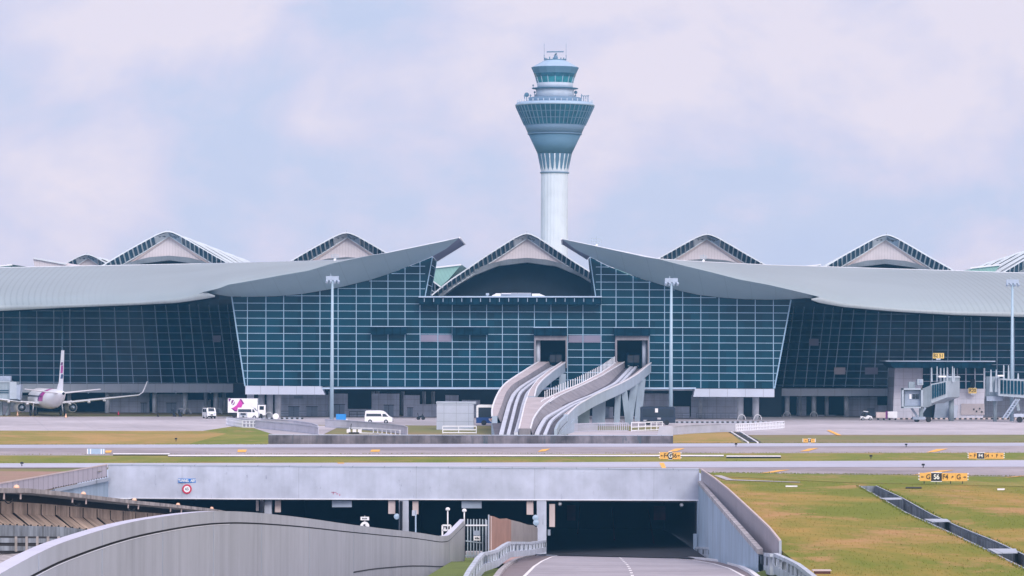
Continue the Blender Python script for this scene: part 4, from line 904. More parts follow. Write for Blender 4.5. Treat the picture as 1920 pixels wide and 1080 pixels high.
# catering truck with swirl
q = G(424, 784); t = thing('catering_truck', 'white high box truck with a purple and magenta swirl emblem', 'truck', q+Vector((0, 4, 0)))
b = MB(); b.box(0, 5.5, 0, 2.3, .95, 3.6, 'white'); b.build('cargo_box', t)
b = MB(); b.box(5.6, 7.0, .1, 2.2, .5, 2.4, 'white'); cab_ = b.build('cab', t); b = MB(); b.box(5.9, 6.7, .08, .1, 1.5, 2.2, 'win'); b.build('window', cab_)
b = MB(); b.box(.2, 6.9, .3, 2.0, .5, .95, 'tyre'); b.build('chassis', t); 
for x in (1.2, 6.1):
    b = MB(); b.lathe([(.4, .0), (.4, .25)], 'tyre', 16, c=(x, .05, .4), axis='Y'); b.build('wheel', t)
def poly(b, pts, y, m): b.add([(x, y, z) for x, z in pts], [tuple(range(len(pts)))], m)
def arcp(cx, cz, rx, rz, a0, a1, n=14): return [(cx+rx*math.cos(math.radians(lerp(a0, a1, i/n))), cz+rz*math.sin(math.radians(lerp(a0, a1, i/n)))) for i in range(n+1)]
b = MB(); poly(b, [(.12, 3.55), (.65, 3.55), (.2, 2.9)], -.02, 'purple')
poly(b, [(.62, 1.75), (1.3, 1.18), (1.9, 1.18), (2.4, 1.6), (2.75, 2.5), (3.05, 2.65), (2.6, 3.4), (2.3, 3.5), (2.0, 3.0), (1.6, 2.3), (1.0, 1.9)], -.02, 'magenta')
poly(b, [(2.2, 3.5), (2.45, 3.5), (3.05, 2.62), (2.85, 2.55)], -.03, 'purple'); poly(b, [(.62, 1.75), (1.3, 1.18), (1.9, 1.18), (2.2, 1.4), (1.4, 1.4), (.8, 1.8)], -.03, 'purple')
poly(b, arcp(.95, 2.85, .32, .5, 0, 360, 20), -.025, 'purple'); poly(b, [(.7, 2.35), (.95, 2.5), (1.3, 3.2), (1.15, 3.3)], -.032, 'white'); b.build('swirl_emblem', t)
# buses
def bus(label, loc, L_, w, h, body, low, rz=0, logo=False):
    t = thing('airport_bus', label, 'bus', loc, rz)
    b = MB(); b.prism([Vector(p) for p in ((0, 0, .4), (L_, 0, .4), (L_, 0, h-.3), (L_-.3, 0, h), (.3, 0, h), (0, 0, h-.2))], (0, w, 0), body); b.build('body', t)
    b = MB(); b.box(.35, L_-.25, -.03, 0, 1.35, h-.45, 'win'); 
    b.build('window', t); b = MB(); b.box(-.02, L_+.02, -.05, w+.05, .38, 1.35, low); b.build('lower_panel', t)
    for x in (1.3, L_-1.5):
        b = MB(); b.lathe([(.45, 0), (.45, .3)], 'tyre', 16, c=(x, -.1, .45), axis='Y'); b.build('wheel', t)
    if logo: b = MB(); poly(b, arcp(3.2, 1.15, 1.1, .7, 180, 300)+arcp(3.2, 1.2, .9, .55, 300, 180), -.07, 'beige'); poly(b, arcp(2.9, 1.05, .5, .25, 0, 360), -.075, 'orange'); b.build('emblem', t)
    return t
bus('white roofed bus with blue lower half left of the guideway', G(893, 797.5), 7.5, 2.5, 3.5, 'white', 'navy', logo=True)
tb_ = bus('dark blue apron bus parked between guideway and mast', G(1201, 797), 6.0, 2.5, 3.2, 'busd', 'busd'); b = MB(); b.box(2.5, 3.0, -.1, -.05, 2.2, 2.9, 'white'); b.box(2.9, 3.5, -.1, -.06, 1.0, 1.3, 'alu'); b.box(.5, 1.2, -.1, -.06, .7, .9, 'alu'); b.build('poster', tb_)
# aircraft tug
q = G(1613, 788); t = thing('baggage_tractor', 'small white open tractor parked left of the two carts', 'tractor', q)
b = MB(); b.prism([Vector(p) for p in ((0, 0, .3), (2.3, 0, .3), (2.2, 0, .75), (1.5, 0, .95), (1.0, 0, .6), (.1, 0, .8))], (0, 1.3, 0), 'white'); b.build('body', t)
b = MB(); b.bar((.2, .1, .8), (.6, .1, 1.7), .1, 'tyre'); b.bar((.6, .1, 1.7), (1.5, .1, 1.6), .12, 'white'); b.bar((1.5, .1, 1.6), (1.7, .1, .9), .08, 'tyre'); b.box(.5, 1.0, .2, 1.0, .7, 1.3, 'tyre'); b.build('cab_frame', t); wheels(t, (.45, 1.8), 1.3, .28)
for i, (px, w, lab, m) in enumerate(((1643, 1.75, 'pale pink baggage cart next to the tractor', 'beige'), (1664.5, 1.8, 'taller white baggage cart beside the terminal block', 'white'))):
    q = G(px, 788); t = thing('baggage_cart', lab, 'cart', q); b = MB(); b.box(0, w, 0, 1.4, .45, 1.5+i*.15, m); b.build('box_body', t); b = MB(); b.box(w, w+.25, 0, 1.3, .3, 1.7, 'purple') if i == 0 else b.box(-.1, 0, 0, 1.3, .3, 1.8, 'purple'); b.build('end_frame', t)
    for x in (.35, w-.35): b = MB(); b.lathe([(.2, 0), (.2, .15)], 'tyre', 12, c=(x, 0, .2), axis='Y'); b.build('wheel', t)
q = G(630, 789.5); t = thing('covered_cart', 'bright blue covered cart at the foot of the left mast', 'cart', q); b = MB(); b.box(.0, 1.75, 0, 1.5, .15, 1.25, 'cyan'); b.build('cover', t); b = MB(); b.box(1.75, 2.0, .2, 1.3, .1, .4, 'white'); b.build('tow_hitch', t)
q = G(517, 787.5); t = thing('hose_drum', 'round white drum on wheels under the left white canopy', 'drum', q); b = MB(); b.lathe([(.25, 0), (.55, .05), (.55, .5), (.25, .55)], 'white', 18, c=(0, 0, .65), axis='Y'); b.build('drum', t); b = MB(); b.bar((-.3, .2, .1), (.8, .2, .3), .15, 'pink'); b.bar((.5, .2, .2), (.6, .2, 1.2), .12, 'pink'); b.build('frame', t)
for i, px in enumerate((327, 338)):
    q = G(px, 781.5); t = thing('folded_ramp', ['left of two dark upright loaders by the left wall', 'right of two dark upright loaders by the left wall'][i], 'loader', q); b = MB(); b.bar((0, 0, .2), (-.35, 0, 1.4), .45, 'dark'); b.box(-.3, .35, -.3, .3, 0, .35, 'tyre'); tb2 = b.build('body', t)
q = G(783, 788)+Vector((0, 3, 0)); t = thing('parked_motorcycles', 'dark cluster of parked motorbikes by the undercroft door', 'motorcycle', q)
b = MB()
for dx in (0, .9): b.lathe([(.3, 0), (.3, .1)], 'tyre', 14, c=(dx, 0, .3), axis='Y'); b.lathe([(.3, 0), (.3, .1)], 'tyre', 14, c=(dx+.1, .8, .3), axis='Y'); 
b.build('wheel', t); b = MB(); b.bar((0, .1, .5), (.9, .1, .7), .3, 'dark'); b.bar((.75, .1, .7), (.8, .1, 1.15), .12, 'dark'); b.bar((.1, .8, .5), (1, .8, .75), .3, 'dark'); b.bar((0, .8, .7), (-.1, .8, 1.3), .14, 'dark'); b.build('body', t)
b = MB(off=G(656, 812)); q = G(650, 814)
for dx in (0, .9, 1.7): b.box(q.x+dx, q.x+dx+.55, q.y, q.y+.5, .2, .75, 'white')
b.box(q.x+.3, q.x+1.9, q.y-.1, q.y, .05, .3, 'tyre'); b.bar((q.x+.6, q.y, .7), (q.x+.7, q.y, 1.6), .1, 'tyre'); tag(b.build('water_barrier'), 'cluster of white plastic barriers by the loop railing', 'barrier')
b = MB(off=G(165, 852)); a, c = G(163, 852), G(196, 852); b.box(a.x, c.x, a.y, a.y+1.2, .02, .68, 'troof'); 
for f_ in (.0, .18, .8, .95): x = lerp(a.x, c.x, f_); b.box(x, x+.12, a.y-.03, a.y, .05, .66, 'white')
tag(b.build('equipment_cabinet'), 'pale blue cabinet on the grass at the left taxiway edge', 'cabinet')
# small airfield lights
for i, (px, py, lab) in enumerate(((1380, 838, 'tiny marker post on the far taxiway edge'), (1633, 861, 'dark marker post on the grass strip at right'), (1731, 878, 'dark edge light on the near taxiway at right'), (1699, 839, 'tiny edge light on the far taxiway at right'), (330, 828, 'tiny marker post on the dry grass at left'), (41, 875, 'tiny edge light on the near taxiway at left'))):
    q = G(px, py); b = MB(off=q); b.lathe([(.05, 0), (.05, .3), (.2, .32), (.16, .5), (.02, .52)], 'groove', 10, c=q); tag(b.build('edge_light'), lab, 'airfield light', 'small airfield lights')
# ================================================================== AIRFIELD SIGNS
def arrow(b, x, z, s, ang, m, y):
    c, sn = math.cos(ang), math.sin(ang)
    def r(px, pz): return (x+(px*c-pz*sn)*s, y, z+(px*sn+pz*c)*s)
    b.add([r(-.5, -.1), r(.1, -.1), r(.1, .1), r(-.5, .1)], [(0, 1, 2, 3)], m); b.add([r(.0, -.38), r(.5, 0), r(.0, .38)], [(0, 1, 2)], m)
def airsign(label, px0, px1, pyt, pyb, cells, legs=.18):
    q0, q1 = G(px0, pyb+1), G(px1, pyb+1); Y = q0.y; sc = Y/F; w = (px1-px0)*sc; h = (pyb-pyt)*sc
    t = thing('taxiway_sign', label, 'airfield sign', (q0.x, Y, 0), group=None)
    x = 0; tot = sum(c[0] for c in cells)
    for frac, kind, items in cells:
        cw = w*frac/tot; z0, z1 = legs, legs+h
        b = MB(); bg = 'sign_y' if kind == 'y' else 'sign_k'
        b.box(x+.01, x+cw-.01, 0, .18, z0, z1, bg); pan = b.build('panel', t)
        if kind == 'k': b = MB(); b.box(x-.02, x+cw+.02, .02, .2, z1, z1+.07, 'mwhite'); b.box(x-.02, x+cw+.02, .02, .2, z0-.07, z0, 'mwhite'); b.build('frame', pan)
        n = len(items)
        for i, it in enumerate(items):
            cx = x+cw*(i+.5)/n; cz = (z0+z1)/2; m = 'txt_k' if kind == 'y' else 'txt_w'
            if it in '<>^/': b = MB(); arrow(b, cx, cz, h*.42, {'<': math.pi, '>': 0, '^': math.pi/2, '/': math.pi/4}[it], m, -.015); b.build('arrow', pan)
            else: text(it, h*.85, m, 'lettering', pan, (cx, -.015, cz), sx=.9)
        x += cw
    for fx in (.1, .35, .65, .9): b = MB(); b.bar((w*fx, .09, 0), (w*fx, .09, legs+.02), .07, 'groove'); b.build('leg', t)
    for z in (.25, .6, .95):
        for xa_, xb_ in ((w, w+.1), (-.1, 0)): b = MB(); b.box(xa_, xb_, .0, .15, legs+h*z-.08, legs+h*z+.04, 'mwhite'); b.build('end_clip', t)
    return t
airsign('near yellow taxiway sign with black S6 panel in the right field', 1724, 1814, 891.5, 906.5, [(2.1, 'y', ['<', 'G']), (1.9, 'k', ['S6']), (2.5, 'y', ['F4', '/']), (2.1, 'y', ['G', '>'])], .3)
airsign('yellow taxiway sign with black F4 panel on the right grass strip', 1816, 1882, 849.5, 860.5, [(1.6, 'y', ['<', 'F']), (1.4, 'k', ['F4']), (2.0, 'y', ['S4', '^']), (1.7, 'y', ['F', '>'])], .1)
airsign('yellow taxiway sign with narrow black G panel at centre right', 1237, 1276, 848.5, 861.5, [(1.6, 'y', ['<', 'F4']), (.7, 'k', ['G']), (1.5, 'y', ['S6', '>'])], .1)
airsign('small faint orange taxiway sign beyond the far taxiway at right', 1506, 1528, 823, 830, [(1.2, 'y', ['<']), (.6, 'k', ['F']), (1.0, 'y', ['>'])], .1)
# ================================================================== GATE BUILDING + JET BRIDGES
YG = 722.0
gb = thing('gate_building', 'white panelled gate block with dark overhanging canopy at right', 'gate building', (P(1760, 785, YG).x, YG, 0)); GBO = Vector((P(1760, 785, YG).x, YG, 0))
def gbox(x0, x1, y0, y1, Y, d, m, name, par=gb, ground=False, off=None):
    b = MB(off=off if off is not None else GBO); p = [P(x0, y1, Y), P(x1, y1, Y), P(x1, y0, Y), P(x0, y0, Y)]
    if ground: p[0].z = p[1].z = 0
    b.prism(p, (0, d, 0), m); return b.build(name, par)
b = MB(off=GBO); b.prism([P(x, y, 712) for x, y in ((1662, 678), (1866, 678.5), (1852, 690), (1676, 690))], (0, 12, 0), 'canopy'); b.prism([P(x, y, 711.7) for x, y in ((1660, 676), (1867, 676.5), (1866, 678.5), (1661, 678))], (0, 12, 0), 'door'); b.build('canopy', gb)
gbox(1678, 1730.5, 688, 0, YG-1, 12, 'wallp', 'wall', ground=True); gbox(1790, 1847, 729, 0, YG-1, 12, 'wallp', 'wall', ground=True); gbox(1730.5, 1846, 688, 740, YG+.5, 10, 'glass2', 'glazing'); gbox(1730.5, 1790, 735, 0, YG+1, 10, 'dark', 'undercroft', ground=True)
b = MB(off=GBO)
for x in (1745, 1762, 1778, 1795, 1811, 1828, 1845.5): b.bar(P(x, 729, YG+.2), P(x, 688, YG+.2), .22 if x < 1840 else .3, 'sillw')
for y in (702, 715): b.bar(P(1731, y, YG+.2), P(1846, y, YG+.2), .14, 'sillw')
b.build('mullion_grid', gb)
gbox(1802, 1846, 757, 778, YG-1.2, .15, 'pink', 'mural_panel')
for x, y in ((1826, 767), (1831, 771), (1837, 766), (1841, 772)): gbox(x-1, x+1.3, y-1.2, y+1.6, YG-1.35, .12, 'dark', 'vent')
gbox(1784, 1797, 760, 0, YG-3.5, 2, 'sillw', 'service_cabinet', ground=True)
gbox(1755, 1790, 750, 0, YG-.5, 1, 'door', 'service_door', ground=True)
def gsign(label, px0, px1, py0, py1, Y, txt):
    q = P((px0+px1)/2, py1, Y); t = thing('gate_sign', label, 'sign', q); k = Y/F; w = (px1-px0)*k; h = (py1-py0)*k
    b = MB(); b.box(-w/2, w/2, 0, .2, 0, h, mat('gate_sign_'+txt[:1], (.86, .60, .16), .5, .05, 1)); b.build('panel', t); text(txt, h*.95, 'txt_k', 'lettering', t, (0, -.02, h/2), sx=.85)
    b = MB(); b.box(-w*.2, w*.2, 0, .15, -.3, 0, 'sillw'); b.build('bracket', t); return t
gsign('yellow gate number sign above the gate building canopy', 1749, 1770, 662, 672, 713, 'B2 51'); gsign('small yellow stand number sign on the white gate wall', 1816, 1831, 727.5, 737.5, 719.5, 'R20')
gbox(1820, 1828, 711, 726, 719.5, .4, 'dark', 'display_unit')
# right jet bridge A
JO = Vector((P(1730, 785, 690).x, 690, 0)); ja = thing('jet_bridge', 'grey jet bridge with open square cab facing the camera', 'jet bridge', JO, group='jet bridges')
def jb(x0, x1, y0, y1, Y, d, m, name, par=ja, off=JO, dx=0):
    b = MB(off=off); b.prism([P(x0, y1, Y), P(x1, y1, Y), P(x1, y0, Y), P(x0, y0, Y)], (dx, d, 0), m); return b.build(name, par)
cab = jb(1694, 1728, 731, 764, 684, 3, 'jet', 'cab')
b = MB(off=JO)
for x0, x1, y0, y1 in ((1691, 1730, 728, 731), (1691, 1730, 762.5, 765.5), (1691, 1694.5, 728, 765), (1727, 1730.5, 728, 765)): pxbox(b, x0, x1, y0, y1, 682.5, 1.6, 'jetl')
b.build('cab_hood', cab)
b = MB(off=JO); pxbox(b, 1696, 1726, 733, 761, 683.8, .15, 'door'); pxbox(b, 1705, 1709, 739, 748, 683.6, .1, 'white'); pxbox(b, 1711, 1716, 739, 748, 683.6, .1, 'win'); pxbox(b, 1717, 1723, 739, 748, 683.6, .1, 'win'); b.build('cab_front', cab)
b = MB(off=JO); b.prism([P(1729, 764, 684), P(1746, 757, 690), P(1746, 722, 690), P(1729, 729, 684)], (1.5, 4, 0), 'jet'); b.build('cab_rotunda', ja)
b = MB(off=JO); b.prism([P(x, y, 690) for x, y in ((1745, 757), (1776, 745), (1776, 714), (1745, 720))], (3, 6, 0), 'jetl')
b.build('tunnel', ja)
b = MB(off=JO)
for i in range(6): x = 1748+i*4.4; b.prism([P(x, 747.5-i*1.6, 689.7), P(x+3.0, 746.5-i*1.6, 689.7), P(x+3.0, 721.0-i*.9, 689.7), P(x, 721.8-i*.9, 689.7)], (0, .2, 0), 'glass2')
b.build('tunnel_window', ja)
b = MB(off=JO); q = P(1784, 720, 697); b.lathe([(1.55, P(0, 741, 697).z+1), (1.55, q.z+1.2)], 'jet', 20, c=(q.x, 697, 0)); b.lathe([(1.7, q.z+1.2), (1.5, q.z+1.5)], 'jetl', 20, c=(q.x, 697, 0)); b.bar((q.x, 697, 0), (q.x, 697, 5), 1.0, 'jet', n=12); b.build('rotunda', ja)
b = MB(off=JO); b.bar(P(1709, 765, 685), P(1720, 781, 685), .4, 'door'); b.bar(P(1735, 764, 686), P(1724, 781, 686), .4, 'door'); b.box(P(1715, 0, 685).x, P(1738, 0, 685).x, 684, 686, .5, 1.0, 'door'); b.bar(P(1727, 756, 686), P(1727, 783, 686), .7, 'jet'); b.build('lift_column', ja)
for x in (1719, 1741): b = MB(off=JO); q = P(x, 783, 684.5); b.lathe([(.5, 0), (.5, .5)], 'tyre', 16, c=(q.x, 684.3, .5), axis='Y'); b.build('wheel', ja)
jb(1720, 1731, 711, 722, 687, 1.5, 'jetl', 'air_conditioner'); jb(1724, 1729, 713, 719, 686.9, .1, 'door', 'fan_grille'); jb(1704, 1716, 716, 729, 688, 1.2, 'jet', 'air_conditioner'); jb(1760, 1774, 704.5, 707.5, 690, 1.2, 'white', 'roof_unit')
for x, yt in ((1747, 689), (1757, 687), (1764, 690), (1770, 690), (1776, 689), (1786, 687), (1789, 690)): b = MB(off=JO); b.bar(P(x, 716, 692), P(x, yt, 692), .3, 'jetl', w2=.14); b.build('mast_post', ja)
# jet bridge B
JO2 = Vector((P(1880, 785, 690).x, 690, 0)); jbx = thing('jet_bridge', 'jet bridge cut by the right frame edge with external stairs', 'jet bridge', JO2, group='jet bridges')
b = MB(off=JO2); q = P(1861, 720, 694); b.lathe([(1.3, P(0, 745, 694).z+.9), (1.3, P(1861, 706, 694).z)], 'jet', 20, c=(q.x, 694, 0)); b.bar((q.x+.5, 694, 0), (q.x+.5, 694, 5), .7, 'jet', n=12); b.build('rotunda', jbx)
b = MB(off=JO2); b.prism([P(x, y, 689) for x, y in ((1872, 742), (1990, 752), (1990, 716), (1872, 709))], (0, 4, 0), 'jetl'); b.build('tunnel', jbx)
b = MB(off=JO2)
for i in range(14): x = 1876+i*6.5; pxbox(b, x, x+4.6, 712.5+i*.35, 738+i*.3, 688.8, .15, 'glass2')
b.build('tunnel_window', jbx)
b = MB(off=JO2)
for o_ in (0, 7): b.bar(P(1880+o_, 784, 686), P(1905+o_, 748, 686), .25, 'door')
for i in range(8): b.bar(P(1881+i*3, 782-i*4.4, 686), P(1889+i*3, 782-i*4.4, 686), .14, 'door')
b.build('stairs', jbx)
b = MB(off=JO2); b.bar(P(1906, 748, 687), P(1910, 770, 687), .5, 'jet'); b.box(P(1904, 0, 687).x, P(1930, 0, 687).x, 686, 688, 1.0, 1.6, 'sillw'); b.build('lift_column', jbx)
b = MB(off=JO2); q = P(1912, 780, 685); b.lathe([(.55, 0), (.55, .5)], 'tyre', 16, c=(q.x, 685, .55), axis='Y'); b.build('wheel', jbx)
for x, yt in ((1858, 693), (1868, 693), (1882, 684), (1891, 685), (1909, 700)): b = MB(off=JO2); b.bar(P(x, 735 if x < 1870 else 712, 690), P(x, yt, 690), .55 if x < 1870 else .35, 'jetl', w2=.18); b.build('mast_post', jbx)
b = MB(off=JO2); pxbox(b, 1871, 1882, 703, 706, 688, 1, 'white'); b.build('roof_unit', jbx); b = MB(off=JO2); pxbox(b, 1850, 1881, 743, 752, 691, 1.2, 'door'); b.build('service_platform', jbx)
# left jet bridge
JO3 = Vector((P(10, 785, 690).x, 705, 0)); jl = thing('jet_bridge', 'jet bridge at the left frame edge reaching the airliner', 'jet bridge', JO3, group='jet bridges')
b = MB(off=JO3); pxbox(b, -80, 18, 717, 749, 705, 4, 'jet'); pxbox(b, -80, 19, 714.5, 717, 704.8, 4.4, 'jetl'); b.build('tunnel', jl)
b = MB(off=JO3)
for y in (731.5, 735.5): pxbox(b, -60, 16, y, y+1.5, 704.8, .1, 'glass2')
b.build('tunnel_window', jl)
b = MB(off=JO3); pxbox(b, 18, 31, 716, 748, 704, 4, 'jetl'); b.build('cab', jl); b = MB(off=JO3); b.prism([P(x, y, 704) for x, y in ((31, 747), (37, 750), (39, 721), (31, 722))], (0, 3, 0), 'door'); b.build('bellows', jl)
b = MB(off=JO3); pxbox(b, -20, 20, 705, 714, 706, 1.5, 'door'); b.build('air_conditioner', jl); b = MB(off=JO3); b.bar(P(2, 750, 706), P(2, 781, 706), .6, 'jet'); b.bar(P(20, 750, 706), P(12, 779, 706), .4, 'jet'); b.build('lift_column', jl)
b = MB(off=JO3); pxbox(b, 3, 17, 762, 780, 712, 2, 'wallp'); b.build('service_cabinet', jl)
# ================================================================== AIRLINER (nose +Y local)
q = G(88, 779.5); YA = q.y
air = thing('airliner', 'white twin jet airliner with pink swoosh seen from behind', 'airplane', (q.x, YA, 0), math.radians(15.5))
def circ(cx, cz, r, y, n=28, sq=1): return [Vector((cx+r*math.cos(2*math.pi*i/n), y, cz+sq*r*math.sin(2*math.pi*i/n))) for i in range(n)]
b = MB(); fus = [(-20.5, .28, 4.45), (-19.5, .55, 4.35), (-16, 1.05, 4.05), (-12, 1.55, 3.65), (-8, 1.83, 3.35), (-5, 1.88, 3.25), (5, 1.88, 3.25), (11, 1.88, 3.25), (14, 1.7, 3.15), (16, 1.25, 2.95), (17.3, .6, 2.8), (17.8, .1, 2.75)]
b.loft([circ(0, z, r, y) for y, r, z in fus], 'plane', closed=True); fz = b.build('fuselage', air)
b = MB()   # pink swoosh and navy edge on the left/rear fuselage side, fitted to the hull
def hull(y, a, e=.02):
    for (y0, r0, z0), (y1, r1, z1) in zip(fus, fus[1:]):
        if y0 <= y <= y1: t_ = (y-y0)/(y1-y0); r_, z_ = lerp(r0, r1, t_), lerp(z0, z1, t_); break
    return Vector((math.cos(a)*(r_+e), y, z_+math.sin(a)*(r_+e)))
for a0, off_, w_, m_ in ((0, 0, 3.2, 'magenta'), (0, 1.2, .8, 'navy')):
    rw = []
    for i in range(15):
        a = math.radians(lerp(195, 88, i/14)); yy = lerp(-1.5, -7.5, (i/14)**1.2)+off_; ww = w_*(1-.5*i/14); rw.append([hull(yy, a, .03 if m_ == 'magenta' else .02), hull(yy-ww*1.6, a, .03 if m_ == 'magenta' else .02)])
    b.loft(rw, m_)
b.build('swoosh_livery', fz)
b = MB(); b.add([(0, -20.52, 4.45)], [], 'dark'); b.lathe([(.26, -20.56), (.2, -20.56)], 'dark', 14, c=(0, 0, 4.45), axis='Y'); b.build('tail_exhaust', fz)
b = MB()
for k in range(26):
    y = -6+k*.75
    for s in (0, 1): a = math.radians(12) if s == 0 else math.radians(168); p = hull(y, a, .025); b.box(p.x-.02, p.x+.02, y, y+.3, p.z-.18, p.z+.2, 'win')
b.build('cabin_windows', fz)
def foil(b, root, tipv, cr_, ct, tk, m, up=Vector((0, 0, 1))):
    rw = []
    for p, c, t_ in ((root, cr_, tk), (tipv, ct, tk*.55)):
        p = Vector(p); rw.append([p+Vector((0, c*.5, 0)), p+Vector((0, c*.25, 0))+up*t_*.5, p+Vector((0, -c*.5, 0))+up*.02, p+Vector((0, c*.2, 0))-up*t_*.5])
    b.loft(rw, m, smooth=False, closed=True)
for s in (-1, 1):
    b = MB(); foil(b, (s*1.6, 2.5, 2.25), (s*5.6, .3, 2.65), 6.5, 4.2, .75, 'plane'); foil(b, (s*5.6, .3, 2.65), (s*16.8, -3.8, 3.95), 4.2, 1.7, .5, 'plane'); w = b.build('wing', air)
    b = MB(); X = Vector((s, 0, 0)); foil(b, (s*16.8, -3.8, 3.95), (s*17.5, -4.4, 4.5), 1.6, 1.3, .2, 'plane'); foil(b, (s*17.5, -4.4, 4.5), (s*18.2, -5.4, 6.6), 1.3, .6, .16, 'plane', up=Vector((s, 0, 0))); b.build('winglet', w)
    for xx, yy, zz in ((7.6, -2.2, 2.75), (10.4, -3.1, 3.05), (4.0, -1.9, 2.35)): b = MB(); b.loft([circ(s*xx, zz-.1, r_, yy+d_, 10) for d_, r_ in ((1.6, .05), (.6, .2), (-.6, .22), (-1.4, .04))], 'plane', closed=True); b.build('flap_fairing', w)
    b = MB(); b.loft([circ(s*4.83, 1.55, r_, y_, 28) for y_, r_ in ((-.4, .78), (.6, 1.0), (2.5, 1.12), (3.7, 1.02), (3.9, .92))], 'plane', closed=True); en = b.build('engine', air)
    b = MB(); b.lathe([(.80, -.42), (.74, -.42)], 'alu', 24, c=(s*4.83, 0, 1.55), axis='Y', caps=False); b.lathe([(.76, -.44), (.01, -.43)], 'dark', 24, c=(s*4.83, 0, 1.55), axis='Y', caps=False); b.lathe([(.42, -.5), (.12, -1.5)], 'door', 18, c=(s*4.83, 0, 1.55), axis='Y'); b.build('exhaust_cone', en)
    b = MB(); b.prism([Vector((s*4.83-.12, -.3, 2.2)), Vector((s*4.83-.12, 3.2, 2.4)), Vector((s*4.83-.12, 2.2, 2.9)), Vector((s*4.83-.12, -1, 2.7))], (.24, 0, 0), 'plane'); b.build('pylon', en)
    b = MB(); foil(b, (s*.7, -17.0, 4.5), (s*7.0, -19.6, 5.25), 3.6, 1.3, .32, 'plane'); b.build('tailplane', air)
    b = MB(); b.bar((s*2.86, -1.2, .6), (s*2.7, -1.0, 2.3), .25, 'alu', n=8); gear = b.build('landing_gear', air)
    for dx in (-.42, .42): b = MB(); b.lathe([(.3, -.16), (.56, -.15), (.56, .15), (.3, .16)], 'tyre', 20, c=(s*2.86+dx, -1.2, .56), axis='X'); b.build('wheel', gear)
b = MB(); b.bar((0, 14.0, .4), (0, 14, 2.2), .2, 'alu', n=8); gear = b.build('nose_gear', air)
for dx in (-.25, .25): b = MB(); b.lathe([(.34, -.1), (.34, .1)], 'tyre', 16, c=(dx, 14, .34), axis='X'); b.build('wheel', gear)
b = MB(); rw = []
for (y0, y1, z, t_) in ((-11.5, -19.8, 4.9, .34), (-14.9, -20.3, 6.6, .30), (-17.5, -21.3, 12.4, .16)):
    ym = lerp(y0, y1, .35); rw.append([Vector((0, y0, z)), Vector((t_, ym, z)), Vector((0, y1, z)), Vector((-t_, ym, z))])
b.loft(rw, 'plane', smooth=False, closed=True); fin = b.build('tail_fin', air)
b = MB(); 
for z0, z1, m_ in ((8.2, 9.6, 'magenta'), (7.2, 8.0, 'navy'), (9.7, 10.2, 'purple')):
    for s in (-1, 1): b.add([(s*.24, -18.2, z0), (s*.21, -18.9, z1), (s*.09, -20.4, z1), (s*.11, -19.9, z0)], [(0, 1, 2, 3)], m_)
b.build('fin_emblem', fin)
# ================================================================== TUNNEL PORTAL
def YP(px): return lerp(395, 388, (px-203)/1107)
portal = thing('tunnel_portal', 'long pale concrete portal beam over four dark tunnel openings', 'tunnel portal', (-10, 390, -8)); PO = (-10, 390, -8)
def pp(x, y, dy=0): return P(x, y, YP(x)+dy)
b = MB(off=PO); b.prism([pp(203, 934), pp(1311, 937.5), pp(1311, 880), pp(203, 871.5)], (0, 1.6, 0), 'beam'); b.build('header_beam', portal)
b = MB(off=PO); b.prism([pp(203, 935.5, -.08), pp(1311, 939, -.08), pp(1311, 937, -.08), pp(203, 933.5, -.08)], (0, .3, 0), 'edge'); b.prism([pp(203, 872.5, -.06), pp(1311, 881, -.06), pp(1311, 879.2, -.06), pp(203, 870.7, -.06)], (0, 2.2, 0), 'sill'); b.build('edge_trim', portal)
for x0, x1 in ((487.5, 509), (748, 766), (1006.5, 1024.5), (1307.5, 1312), (203, 251)):
    b = MB(off=PO); q = [pp(x0, 1060), pp(x1, 1060), pp(x1, 937), pp(x0, 935)]; b.prism(q, (0, 1.4, 0), 'beam' if x0 < 1300 else 'wing'); b.build('pier', portal)
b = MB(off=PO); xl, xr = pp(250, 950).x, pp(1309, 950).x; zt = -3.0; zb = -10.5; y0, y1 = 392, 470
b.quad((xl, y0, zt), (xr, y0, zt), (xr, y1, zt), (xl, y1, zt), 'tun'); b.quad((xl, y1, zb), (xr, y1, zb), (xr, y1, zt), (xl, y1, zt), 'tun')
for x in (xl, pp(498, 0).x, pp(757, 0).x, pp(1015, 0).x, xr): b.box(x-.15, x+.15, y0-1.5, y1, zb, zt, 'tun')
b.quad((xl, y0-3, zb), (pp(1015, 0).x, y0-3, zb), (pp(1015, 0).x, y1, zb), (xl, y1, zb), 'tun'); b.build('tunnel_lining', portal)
b = MB(off=PO); b.add([R(1010, 1041.5)+Vector((-1, 2, -.02)), R(1320, 1049)+Vector((.5, 2, -.02)), Vector((xr, 470, -9.6)), Vector((pp(1015, 0).x, 470, -9.6))], [(0, 1, 2, 3)], 'tun'); b.build('tunnel_road', portal)
